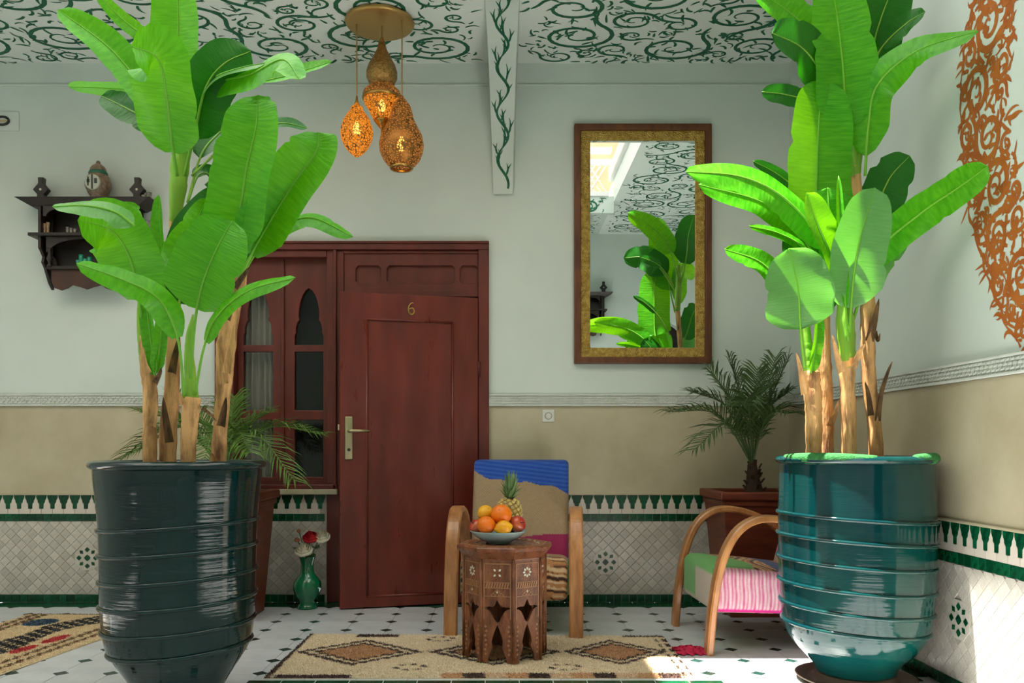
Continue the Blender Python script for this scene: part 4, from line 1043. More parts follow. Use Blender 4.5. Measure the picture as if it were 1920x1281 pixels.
# ------------------------------------------------------------------ banana plants
def banana_leaf(plant, org, Y, pts, hw, roll=0.0, fold=0.25, t0=0.15, mt='leaf', twist=0.0, tipw=1.0, rag=0.06, curl=0.0, seed=0):
    """pts: (px, py, dY) along the midrib from stalk to tip; hw: half width in px; t0: share of bare stalk"""
    rs = random.Random(seed+int(pts[0][0]*7+pts[-1][1]*3))
    c = [P(x, y, Y+d) - org for x, y, d in pts]
    nt_, nv = 30, 5
    path = catmull(c, nt_); w0 = hw*Y/F_PX
    vs, uvs, fs, ribp, ribr = [], [], [], [], []
    ph = rs.uniform(0,6); notch = [(rs.uniform(0.25,0.95), rs.choice((-1,1)), rs.uniform(0.5,1.0)) for _ in range(3 if rag > 0.03 else 0)]
    rows = []
    for k, p in enumerate(path):
        t = k/nt_
        T = (path[min(k+1,nt_)] - path[max(k-1,0)]).normalized()
        V = Vector((0,-1,0)); s = T.cross(V)
        if s.length < 0.15: s = T.cross(Vector((0.3,-0.6,0.7)))
        s.normalize(); n = s.cross(T).normalized()     # n points to the viewer's side
        if n.y > 0: n = -n
        a = roll + twist*t
        s2 = s*math.cos(a) + n*math.sin(a); n2 = n*math.cos(a) - s*math.sin(a)
        ribp.append(p + n2*0.001); ribr.append(0.0062*(1-t)**0.9*min(1, 0.5+w0*6)+0.0010)
        u = (t-t0)/(1-t0)
        if u < -1e-6: continue
        u = max(u, 0.0)
        w = 1.1*w0*min(1.0, (u/0.17)**0.5 if u > 0 else 0.0)*max(0.0, (1-u**5.5))**0.5*(1-0.06*u)
        w = max(w, 0.0015)
        row = []
        for j in range(-nv, nv+1):
            v = j/nv; ww = w*(1+rag*0.4*math.sin(u*17+ph+v*2))
            for (nu, sg, dp) in notch:
                if sg*v > 0: ww *= 1 - rag*2.4*dp*abs(v)*math.exp(-((u-nu)/0.018)**2)
            q = p + s2*(v*ww) + n2*(fold*abs(v)*ww - curl*v*v*ww*1.2 + 0.05*w0*math.sin(u*12+ph+3*v)*abs(v)) 
            row.append(len(vs)); vs.append(q); uvs.append((u*max(0.4, w0*8), v))
        rows.append(row)
    for a, b in zip(rows, rows[1:]):
        for j in range(2*nv): fs.append((a[j], b[j], b[j+1], a[j+1]))
    m = MB(); m.add(vs, fs); m.uv = uvs
    lf = obj('leaf', m, M[mt], plant, smooth=True)
    m = MB(); m.tube(ribp, ribr, 6); obj('midrib', m, M['rib'] if mt != 'leaf_dark' else M['sheath'], lf, smooth=True)
    return lf
def trunk(plant, org, Y, pts, mt='trunk', name='trunk', n=14, rough_=0.07, seed=1):
    """pts: (px, py, dY, half width px)"""
    rs = random.Random(seed+int(pts[0][0]))
    c = catmull([P(x, y, Y+d)-org for x, y, d, w in pts], 26)
    W = [w for _, _, _, w in pts]; rad = []
    for k in range(27):
        x = k/26*(len(W)-1); i = min(int(x), len(W)-2); rad.append((W[i]+(W[i+1]-W[i])*(x-i))*Y/F_PX*(1+rs.uniform(-rough_,rough_)))
    m = MB(); m.tube(c, rad, n); 
    return obj(name, m, M[mt], plant, smooth=True)
def flap(plant, org, Y, pts, hw, mt='trunk_dark'):
    c = catmull([P(x,y,Y+d)-org for x,y,d in pts], 10); vs = []
    w = hw*Y/F_PX
    for k, p in enumerate(c):
        T = (c[min(k+1,10)]-c[max(k-1,0)]).normalized(); s = T.cross(Vector((0,-1,0.2))).normalized(); n = s.cross(T)
        ww = w*(1-k/10)**0.6+0.001
        vs += [p-s*ww, p-n*ww*0.6, p+s*ww]
    m = MB(); m.add(vs, [(3*k+i,3*k+i+1,3*k+4+i,3*k+3+i) for k in range(10) for i in range(2)])
    obj('dry_sheath', m, M[mt], plant, smooth=True)

# left plant ---------------------------------------------------------------
YL = 3.27; oL = Vector((LPOT.x, LPOT.y, 0.87))
bl = thing('banana_plant', 'tall banana plant growing in the dark teal pot', 'plant', oL, group='potted banana plants')
T = lambda *a, **k: trunk(bl, oL, YL, *a, **k)
T([(281,900,0.0,12),(281,800,0,13),(282,740,0,13),(276,690,0,13),(270,630,0,10)])
T([(272,680,0.0,10),(266,620,0,9),(263,560,0.0,5),(262,535,0.0,1.5)], 'sheath', 'green_stem')
T([(314,900,0.06,16),(316,800,0.06,17),(322,740,0.06,15),(325,650,0.07,13),(326,560,0.08,12),(327,460,0.08,10),(327,380,0.08,9)])
T([(327,420,0.08,9),(334,350,0.06,16),(338,300,0.06,17),(342,260,0.05,14),(346,210,0.05,9)], 'sheath', 'green_stem')
T([(353,900,-0.10,14),(353,840,-0.10,14),(356,790,-0.10,15),(360,745,-0.10,16)])
T([(360,760,-0.10,13),(357,710,-0.10,11),(354,660,-0.09,8),(356,625,-0.09,6),(362,590,-0.08,1.5)], 'sheath', 'green_stem')
T([(408,900,0.02,17),(412,820,0.02,13),(417,760,0.02,13),(421,700,0.02,17),(424,650,0.02,18),(434,590,0.02,15),(448,540,0.02,12),(456,500,0.02,9)])
T([(450,540,0.02,11),(452,500,0.02,11),(452,460,0.02,9),(450,420,0.02,7)], 'sheath', 'green_stem')
flap(bl, oL, YL, [(425,600,-0.03),(440,560,-0.05),(470,530,-0.08)], 7); flap(bl, oL, YL, [(440,540,-0.02),(462,510,-0.03),(470,500,-0.06)], 6)
flap(bl, oL, YL, [(378,765,-0.10),(392,775,-0.14),(406,790,-0.2)], 3); flap(bl, oL, YL, [(290,720,-0.03),(300,700,-0.06),(303,690,-0.08)], 6)
flap(bl, oL, YL, [(409,878,-0.04),(400,862,-0.05),(396,850,-0.05)], 9, 'trunk'); flap(bl, oL, YL, [(345,760,-0.13),(340,748,-0.15),(337,735,-0.17)], 6, 'trunk')
B = lambda *a, **k: banana_leaf(bl, oL, YL, *a, **k)
# upper crown
B([(343,300,0.05),(337,200,0.04),(335,90,0.0),(333,-70,-0.06)], 50, roll=0.25, fold=0.3, t0=0.42, tipw=1)
B([(330,260,0.05),(285,190,0.04),(210,95,0.0),(108,18,-0.05)], 31, roll=-0.35, fold=0.3, t0=0.25, mt='leaf')
B([(335,150,0.08),(290,85,0.08),(235,40,0.08),(180,-12,0.06)], 15, roll=0.3, fold=0.3, t0=0.2)
B([(318,120,0.10),(300,70,0.10),(287,18,0.10)], 9, fold=0.4, t0=0.1)
B([(332,330,-0.02),(322,262,-0.10),(312,175,-0.2),(296,110,-0.28),(245,86,-0.36)], 55, roll=0.1, fold=0.32, t0=0.16, mt='leaf', curl=0.12)
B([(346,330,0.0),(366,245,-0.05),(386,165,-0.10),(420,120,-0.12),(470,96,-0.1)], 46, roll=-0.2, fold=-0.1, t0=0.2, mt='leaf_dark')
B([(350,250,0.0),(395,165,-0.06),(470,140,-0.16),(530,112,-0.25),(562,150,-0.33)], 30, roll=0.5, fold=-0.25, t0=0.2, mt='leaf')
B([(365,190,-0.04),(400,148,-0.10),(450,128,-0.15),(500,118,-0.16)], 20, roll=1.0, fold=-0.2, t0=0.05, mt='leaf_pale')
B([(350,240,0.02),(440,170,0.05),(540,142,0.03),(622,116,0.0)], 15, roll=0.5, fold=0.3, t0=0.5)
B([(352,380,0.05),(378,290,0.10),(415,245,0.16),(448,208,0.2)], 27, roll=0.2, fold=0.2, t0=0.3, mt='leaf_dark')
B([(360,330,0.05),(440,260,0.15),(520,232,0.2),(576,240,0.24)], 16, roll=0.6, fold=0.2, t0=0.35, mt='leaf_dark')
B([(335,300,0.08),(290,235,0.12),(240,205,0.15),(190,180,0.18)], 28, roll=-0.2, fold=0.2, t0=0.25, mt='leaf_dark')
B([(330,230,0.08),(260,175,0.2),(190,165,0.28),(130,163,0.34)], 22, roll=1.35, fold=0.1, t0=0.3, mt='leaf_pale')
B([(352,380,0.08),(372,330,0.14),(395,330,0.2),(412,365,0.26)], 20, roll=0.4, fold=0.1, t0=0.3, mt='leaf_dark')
# right sub-crown
B([(440,500,0.0),(447,430,-0.05),(462,320,-0.12),(480,240,-0.16),(484,178,-0.16)], 54, roll=0.12, fold=0.4, t0=0.14, rag=0.08)
B([(450,520,0.0),(492,440,-0.02),(550,345,-0.08),(592,285,-0.12),(598,248,-0.12)], 46, roll=-0.05, fold=0.55, t0=0.12)
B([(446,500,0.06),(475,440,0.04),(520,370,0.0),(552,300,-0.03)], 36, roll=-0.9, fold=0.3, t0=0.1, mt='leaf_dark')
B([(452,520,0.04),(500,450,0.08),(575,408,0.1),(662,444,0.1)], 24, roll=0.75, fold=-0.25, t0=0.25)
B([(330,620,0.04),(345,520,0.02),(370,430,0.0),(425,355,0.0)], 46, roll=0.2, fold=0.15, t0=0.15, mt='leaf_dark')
B([(318,540,0.03),(330,470,-0.02),(365,420,-0.06),(388,372,-0.08)], 22, roll=-0.5, fold=0.2, t0=0.1)
# front and lower leaves
B([(356,740,-0.10),(364,620,-0.16),(378,540,-0.22),(405,470,-0.26),(436,414,-0.25)], 58, roll=0.0, fold=0.26, t0=0.36)
B([(270,640,0.0),(258,545,-0.06),(240,475,-0.12),(206,430,-0.2),(146,412,-0.3)], 55, roll=0.05, fold=0.14, t0=0.18, curl=0.1)
B([(252,424,-0.30),(215,398,-0.33),(160,386,-0.37),(98,388,-0.42)], 24, roll=-0.75, fold=-0.2, t0=0.02, mt='leaf_pale')
B([(345,750,-0.12),(334,640,-0.2),(298,562,-0.28),(230,525,-0.36),(143,494,-0.44)], 24, roll=-0.55, fold=-0.2, t0=0.25, mt='leaf')
B([(366,742,-0.12),(382,655,-0.18),(406,596,-0.24),(465,546,-0.32),(554,521,-0.4)], 19, roll=0.55, fold=-0.2, t0=0.28)
B([(291,705,-0.02),(285,650,-0.03),(277,590,-0.03),(270,540,-0.02)], 15, roll=0.3, fold=0.4, t0=0.0)
B([(292,700,-0.03),(300,640,-0.05),(304,580,-0.05)], 12, roll=-0.4, fold=0.5, t0=0.0)
B([(312,580,0.03),(304,470,0.02),(298,366,0.0)], 14, roll=0.3, fold=0.8, t0=0.15, mt='leaf')
B([(262,560,0.02),(258,480,0.03),(240,400,0.05),(236,378,0.05)], 22, roll=-0.5, fold=0.2, t0=0.3)

for a in ([(284,800,-0.04),(290,770,-0.05),(292,735,-0.06)], [(276,700,-0.05),(270,680,-0.06),(268,650,-0.06)], [(318,830,0.01),(310,780,0.0),(306,745,-0.01)],
          [(322,700,0.02),(330,660,0.0),(336,630,-0.01)], [(420,720,-0.03),(412,680,-0.04),(406,640,-0.05)], [(424,700,-0.04),(432,650,-0.05),(438,610,-0.06)], [(414,800,-0.03),(420,770,-0.04),(424,745,-0.05)]):
    flap(bl, oL, YL, a, 8, 'trunk_dark' if a[0][0] % 4 else 'trunk')
# right plant ----------------------------------------------------------------
YR = 3.60; oR = Vector((RPOT.x, RPOT.y, 0.87))
br = thing('banana_plant', 'tall banana plant with sunlit leaves in the blue-green pot', 'plant', oR, group='potted banana plants')
T = lambda *a, **k: trunk(br, oR, YR, *a, **k)
T([(1525,890,-0.05,14),(1526,800,-0.05,15),(1524,740,-0.05,16),(1520,695,-0.05,15)])
T([(1519,710,-0.05,12),(1515,660,-0.05,10),(1510,610,-0.05,8)], 'sheath', 'green_stem')
T([(1550,890,0.02,13),(1550,780,0.02,13),(1545,690,0.02,14),(1544,630,0.02,13),(1546,584,0.02,9)])
T([(1546,600,0.02,8),(1548,540,0.02,8),(1552,480,0.02,7)], 'sheath', 'green_stem')
T([(1592,890,-0.08,14),(1592,830,-0.08,13),(1590,760,-0.08,13),(1588,700,-0.08,14),(1590,670,-0.08,16)])
T([(1590,690,-0.08,15),(1587,640,-0.08,16),(1584,590,-0.08,15),(1582,540,-0.07,11),(1580,490,-0.06,8)], 'sheath', 'green_stem')
T([(1643,890,0.0,13),(1640,800,0.0,13),(1630,720,0.0,13),(1627,640,0.0,13),(1628,580,0.0,15),(1624,530,0.0,10),(1612,430,0.02,9),(1604,330,0.02,10),(1602,300,0.02,9)])
T([(1603,330,0.02,10),(1606,270,0.02,13),(1608,220,0.02,11),(1606,160,0.02,8)], 'sheath', 'green_stem')
flap(br, oR, YR, [(1646,790,-0.03),(1652,740,-0.05),(1664,700,-0.06),(1673,678,-0.08)], 5)
flap(br, oR, YR, [(1630,640,-0.03),(1640,600,-0.05),(1648,560,-0.07)], 8); flap(br, oR, YR, [(1640,620,-0.03),(1646,640,-0.06),(1650,625,-0.08)], 4)
flap(br, oR, YR, [(1578,700,-0.13),(1568,660,-0.16),(1560,628,-0.2)], 7, 'trunk'); flap(br, oR, YR, [(1600,690,-0.12),(1612,660,-0.16),(1622,645,-0.18)], 6, 'trunk')
flap(br, oR, YR, [(1556,800,-0.03),(1568,770,-0.06),(1572,750,-0.08)], 6, 'trunk'); flap(br, oR, YR, [(1508,740,-0.1),(1500,690,-0.13),(1493,662,-0.14)], 6, 'trunk')
flap(br, oR, YR, [(1633,780,-0.04),(1628,740,-0.06),(1622,716,-0.07)], 6, 'trunk_dark')
B = lambda *a, **k: banana_leaf(br, oR, YR, *a, **k)
B([(1600,330,0.0),(1588,230,-0.03),(1577,90,-0.06),(1556,-60,-0.08)], 52, roll=0.1, fold=0.34, t0=0.3, mt='leaf')
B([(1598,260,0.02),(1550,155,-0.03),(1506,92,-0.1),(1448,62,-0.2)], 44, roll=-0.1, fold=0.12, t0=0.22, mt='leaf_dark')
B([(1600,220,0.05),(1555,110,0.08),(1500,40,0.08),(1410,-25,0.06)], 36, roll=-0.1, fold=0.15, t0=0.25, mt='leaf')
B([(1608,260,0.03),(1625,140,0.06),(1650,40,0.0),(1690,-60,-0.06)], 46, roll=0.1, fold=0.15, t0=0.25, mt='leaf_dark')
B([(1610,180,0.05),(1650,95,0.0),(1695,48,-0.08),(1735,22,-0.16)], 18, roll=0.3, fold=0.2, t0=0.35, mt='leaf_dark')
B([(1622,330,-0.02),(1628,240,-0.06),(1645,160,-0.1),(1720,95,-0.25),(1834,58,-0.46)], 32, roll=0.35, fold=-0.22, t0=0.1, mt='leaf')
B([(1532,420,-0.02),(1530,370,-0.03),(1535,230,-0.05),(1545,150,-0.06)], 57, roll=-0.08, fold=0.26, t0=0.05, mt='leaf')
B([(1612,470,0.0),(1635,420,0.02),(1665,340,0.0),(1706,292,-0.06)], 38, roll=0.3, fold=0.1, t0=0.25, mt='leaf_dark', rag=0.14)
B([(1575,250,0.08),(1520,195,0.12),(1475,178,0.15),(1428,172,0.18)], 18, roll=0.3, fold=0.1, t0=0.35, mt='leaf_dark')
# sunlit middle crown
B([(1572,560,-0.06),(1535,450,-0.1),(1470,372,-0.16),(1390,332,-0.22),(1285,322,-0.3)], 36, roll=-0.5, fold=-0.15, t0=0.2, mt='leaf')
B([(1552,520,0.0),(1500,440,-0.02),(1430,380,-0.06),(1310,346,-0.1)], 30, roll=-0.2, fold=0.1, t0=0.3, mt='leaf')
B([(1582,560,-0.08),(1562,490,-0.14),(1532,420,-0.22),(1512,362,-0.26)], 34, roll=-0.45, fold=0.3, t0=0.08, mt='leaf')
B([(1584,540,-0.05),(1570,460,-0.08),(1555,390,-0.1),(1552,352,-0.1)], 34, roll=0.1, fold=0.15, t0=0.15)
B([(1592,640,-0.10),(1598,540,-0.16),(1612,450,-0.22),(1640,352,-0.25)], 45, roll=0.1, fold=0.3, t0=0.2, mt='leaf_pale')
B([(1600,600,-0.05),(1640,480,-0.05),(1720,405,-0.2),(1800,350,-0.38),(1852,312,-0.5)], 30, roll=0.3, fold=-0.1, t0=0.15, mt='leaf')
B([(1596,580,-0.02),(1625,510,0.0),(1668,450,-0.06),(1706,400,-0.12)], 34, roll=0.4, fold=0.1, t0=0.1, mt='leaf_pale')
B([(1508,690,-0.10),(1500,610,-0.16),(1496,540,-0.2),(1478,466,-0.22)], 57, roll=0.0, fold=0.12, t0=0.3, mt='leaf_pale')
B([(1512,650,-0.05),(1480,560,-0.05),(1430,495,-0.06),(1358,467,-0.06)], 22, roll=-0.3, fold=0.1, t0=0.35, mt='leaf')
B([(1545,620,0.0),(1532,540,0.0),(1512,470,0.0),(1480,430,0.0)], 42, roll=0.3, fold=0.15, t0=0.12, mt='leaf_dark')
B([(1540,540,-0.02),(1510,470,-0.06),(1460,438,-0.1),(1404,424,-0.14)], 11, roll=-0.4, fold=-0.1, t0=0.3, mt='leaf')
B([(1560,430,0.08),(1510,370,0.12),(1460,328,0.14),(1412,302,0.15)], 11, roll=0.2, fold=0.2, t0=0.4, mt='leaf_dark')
B([(1520,700,-0.08),(1530,640,-0.1),(1534,590,-0.1)], 12, roll=-0.4, fold=0.5, t0=0.0)
B([(1590,640,-0.12),(1583,540,-0.16),(1576,440,-0.18),(1572,330,-0.18)], 7, roll=0.2, fold=0.8, t0=0.2)

# ------------------------------------------------------------------ tapered wooden planters with small palms
def planter(label, loc, w=0.25, h=0.74):
    t = thing('wooden_planter', label, 'planter', loc, group='tapered wooden planters')
    def taper(p):
        k = 0.78+0.22*min(1, p.z/(h-0.08)); return Vector((p.x*k, p.y*k, p.z))
    m = MB(); m.rbox(-w+0.015, w-0.015, -w+0.015, w-0.015, 0.0, h-0.06, 0.006, 2); m.map(taper); obj('body', m, M['redwood'], t)
    m = MB(); m.rbox(-w+0.004, w-0.004, -w+0.004, w-0.004, h-0.085, h-0.05, 0.008, 2); obj('moulding', m, M['redwood'], t)
    m = MB(); m.plate([(-w-0.012,-w-0.012),(w+0.012,-w-0.012),(w+0.012,w+0.012),(-w-0.012,w+0.012)], [[(-w+0.04,-w+0.04),(w-0.04,-w+0.04),(w-0.04,w-0.04),(-w+0.04,w-0.04)]], 0.05, (0,0,h-0.05), (1,0,0), (0,1,0)); obj('rim', m, M['redwood'], t, bevel=0.01)
    m = MB(); m.box(-w+0.03, w-0.03, -w+0.03, w-0.03, h-0.07, h-0.025); obj('soil', m, M['soil'], t)
    return t
def frond(parent, base, mid, tip, mt, n=26, ll=0.20, droop=0.35, seed=0):
    rs = random.Random(seed); c = catmull([base, mid, tip], 20)
    m = MB(); m.tube(c, [0.0055*(1-k/21)+0.001 for k in range(21)], 5)
    for k in range(n):
        t = 0.22+0.78*k/n; x = t*20; i = min(int(x), 19); p = c[i]+(c[i+1]-c[i])*(x-i)
        Td = (c[min(i+1,20)]-c[max(i-1,0)]).normalized()
        up = Vector((0,0,1)); s = Td.cross(up)
        if s.length < 0.2: s = Td.cross(Vector((0,-1,0.2)))
        s.normalize(); n_ = s.cross(Td)
        L_ = ll*(0.55+0.45*math.sin(math.pi*(0.15+0.8*k/n)))*rs.uniform(0.85,1.1)
        for sg in (-1,1):
            d = (Td*0.75 + s*sg*rs.uniform(0.6,0.9) + n_*rs.uniform(0.1,0.4)).normalized()
            w = 0.0052; a = p; b = p+d*L_*0.55; e = p+d*L_ - Vector((0,0,1))*L_*droop*rs.uniform(0.3,1.0)
            sd = d.cross(n_).normalized()*w
            nn_ = d.cross(sd).normalized()*w*0.5
            m.add([a-sd*0.6, a+nn_, a+sd*0.6, b-sd, b+nn_*1.2, b+sd, e], [(0,1,4,3),(1,2,5,4),(3,4,6),(4,5,6)])
    return obj('frond', m, mt, parent)
pl_r = planter('reddish wooden planter behind the pink chair', (1.545, 5.13, 0))
pl_l = planter('reddish wooden planter half hidden behind the dark teal pot', (-1.62, 4.98, 0))
def palm(label, org, cz, tips, mt, seed):
    t = thing('potted_palm', label, 'palm', org, group='small potted palms')
    m = MB(); m.tube([(0,0,-0.06),(0.004,0,0.0),(-0.008,0,cz*0.5),(-0.012,0,cz)], [0.062,0.058,0.040,0.026], 12)
    obj('trunk', m, M['palm_trunk'], t, smooth=True)
    for k in range(16):
        a = 2.4*k; z = 0.01+cz*0.95*k/16; r = 0.058-0.028*k/16
        m = MB(); m.strap([(r*0.8*math.cos(a), r*0.8*math.sin(a), z), (r*1.25*math.cos(a), r*1.25*math.sin(a), z+0.03)], (-math.sin(a), math.cos(a), 0), 0.022, 0.008); obj('leaf_base', m, M['palm_trunk'], t)
    b = Vector((-0.012,0,cz-0.01))
    for k, (px, py, dy, lift) in enumerate(tips):
        tip = P(px, py, org[1]+dy) - Vector(org); mid = b*0.5+tip*0.5+Vector((0,0,lift)); mid = Vector((b.x+(tip.x-b.x)*0.42, b.y+(tip.y-b.y)*0.42, mid.z))
        frond(t, b, mid, tip, mt, seed=seed+k, n=30)
    return t
palm('small dark palm standing in the planter under the mirror', (1.555, 5.13, 0.716), 0.19,
     [(1256,772,-0.15,0.14),(1300,735,0.02,0.12),(1366,668,0.08,0.04),(1420,690,-0.1,0.02),(1478,672,0.0,0.03),(1478,735,-0.1,0.1),(1300,845,-0.25,0.20),(1480,775,-0.3,0.14),(1395,760,-0.35,0.2),(1330,690,-0.05,0.06),(1455,668,0.1,0.03)], M['palm'], 50)
palm('drooping green palm in the planter in front of the red window', (-1.60, 4.98, 0.716), 0.12,
     [(606,815,-0.05,0.16),(555,905,-0.30,0.26),(216,868,0.0,0.26),(262,772,0.12,0.10),(440,742,0.1,0.03),(500,775,0.15,0.08),(380,870,-0.4,0.24),(330,740,0.15,0.06),(470,850,-0.3,0.2),(250,850,-0.25,0.22)], M['palm_l'], 80)
# ------------------------------------------------------------------ bentwood armchairs
def mixc(a, b, t): return tuple(a[i]+(b[i]-a[i])*t for i in range(3))
BLUE, LINEN, MAGENTA = rgb(20,70,168)[:3], rgb(186,160,126)[:3], rgb(158,36,88)[:3]
BROWN, TAN, CREAM = rgb(66,36,24)[:3], rgb(182,126,76)[:3], rgb(214,184,144)[:3]
GREEN, PINK, PINKW, HOT = rgb(112,178,98)[:3], rgb(214,104,150)[:3], rgb(240,206,212)[:3], rgb(226,30,146)[:3]
GREYW, NAVY = rgb(196,184,168)[:3], rgb(64,84,130)[:3]
def stripes(x, ph=0):
    k = math.sin(x*210+ph)+0.6*math.sin(x*97+1.3+ph)+0.5*math.sin(x*371+ph)
    return BROWN if k < -0.7 else TAN if k < 0.5 else CREAM
def seat_a(x, y, z):                     # brown striped seat with green sides
    wob = 0.006*math.sin(x*23)+0.004*math.sin(x*61+y*9)
    if abs(x) > 0.284 or z < 0.192: return GREEN
    if y < 0.13: return stripes(z*0.9+wob+y*0.6)
    if y > 0.40: return MAGENTA
    return stripes(y*0.9+wob+0.4)
def back_a(x, y, z):
    b = 0.79 - 0.06*x - 2.0*x**3 + 0.006*math.sin(x*40)
    w = 0.03*math.sin(z*330+math.sin(x*70)*2)
    if z > b: return mixc(BLUE, rgb(60,110,190)[:3], max(0, 0.25+math.sin(z*260+x*30)*0.4+w))
    if z < 0.47 + 0.02*math.sin(x*7): return MAGENTA
    return mixc(LINEN, rgb(150,124,92)[:3], 0.5+0.5*math.sin(z*400+x*13)*math.sin(x*380))
def seat_b(x, y, z):                     # pink striped sides, green front, patterned top
    if abs(x) > 0.268 and y > 0.045:
        if z < 0.212: return HOT
        k = math.sin(y*330+0.8*math.sin(z*40))+0.5*math.sin(y*143+z*11)
        return mixc(PINK, PINKW, min(1, max(0, 0.55+k*0.6)))
    if z < 0.375 and y < 0.06: return GREYW if x > -0.02 or z < 0.22 else GREEN
    if y < 0.20+0.06*math.sin(x*9): return GREEN
    if y < 0.36: return stripes(y*0.7+0.03*math.sin(x*14))
    return NAVY if y < 0.5 else stripes(y*0.5)
def back_b(x, y, z): return mixc(LINEN, PINK, 0.5+0.5*math.sin(z*60))
def armchair(label, loc, rz, seat_fn, back_fn):
    t = thing('armchair', label, 'armchair', loc, rz, group='bentwood armchairs')
    side = [(0.0,0.0),(0.008,0.10),(0.02,0.22),(0.042,0.36),(0.075,0.48),(0.125,0.575),(0.19,0.632),(0.27,0.655),(0.37,0.645),(0.48,0.605),(0.58,0.54),(0.655,0.45),(0.70,0.33),(0.725,0.18),(0.74,0.0)]
    for s in (-1, 1):
        pts = catmull([(s*0.3305, y, z) for y, z in side], 60)
        m = MB(); m.strap(pts, (1,0,0), 0.073, 0.034); obj('arm_frame', m, M['armwood'], t)
    for y, z in ((0.11,0.235),(0.62,0.24)):
        m = MB(); m.rbox(-0.284, 0.284, y-0.015, y+0.015, z-0.03, z+0.02, 0.006, 2); obj('cross_rail', m, M['armwood'], t)
    m = MB(); m.rbox(-0.29, 0.29, 0.03, 0.62, 0.185, 0.415, 0.045, 4, res=0.006)
    def warp(p): return Vector((p.x, p.y, p.z - 0.10*max(0, p.y-0.1)*(0.3+0.7*min(1,max(0,(p.z-0.2)/0.2))) + 0.018*math.cos(p.x*5.2)*math.sin(min(1,max(0,(p.y-0.03)/0.5))*math.pi)*min(1,max(0,(p.z-0.2)/0.2))))
    cols = [seat_fn(*p) for p in m.v]; m.map(warp); m.c = cols
    obj('seat', m, M['fabric'], t, smooth=True)
    m = MB(); m.rbox(-0.288, 0.288, -0.05, 0.05, 0.33, 0.925, 0.03, 4, res=0.006)
    cols = [back_fn(*p) for p in m.v]; m.c = cols
    m.map(lambda p: Vector((p.x, 0.580 + (p.z-0.33)*0.27 + p.y*(1+0.4*math.cos(p.x*4.5)), p.z)))
    obj('backrest', m, M['fabric'], t, smooth=True)
    return t
armchair('bentwood armchair with blue and linen backrest behind the fruit table', (0.075, 4.42, 0), math.radians(-5), seat_a, back_a)
armchair('bentwood armchair with pink striped side beside the blue-green pot', (1.002, 4.40, 0), math.radians(-88), seat_b, back_b)

# ------------------------------------------------------------------ octagonal carved table
TZ = 0.012                                            # stands on the rug
TC = Vector((0.030, 4.035, TZ)); TRZ = math.radians(11)
tb = thing('octagonal_table', 'small carved octagonal wooden table with pearl inlay on the rug', 'table', TC, TRZ)
RB, HB, TH = 0.198, 0.475, 0.545-TZ
def vert(k, r): a = -math.pi/2 + math.pi/4*k; return Vector((r*math.cos(a), r*math.sin(a), 0))
wface = 2*RB*math.sin(math.pi/8)
def tulip(c, z0, z1, a):
    h = z1-z0
    half = [(0.004,0),(0.22*a,0.10*h),(0.36*a,0.28*h),(0.55*a,0.48*h),(0.80*a,0.58*h),(1.0*a,0.60*h),(0.95*a,0.66*h),(0.62*a,0.70*h),(0.36*a,0.68*h),(0.22*a,0.74*h),(0.12*a,0.86*h),(0.0,1.0*h)]
    return [(c+x, z0+z) for x, z in half] + [(c-x, z0+z) for x, z in reversed(half[:-1])]
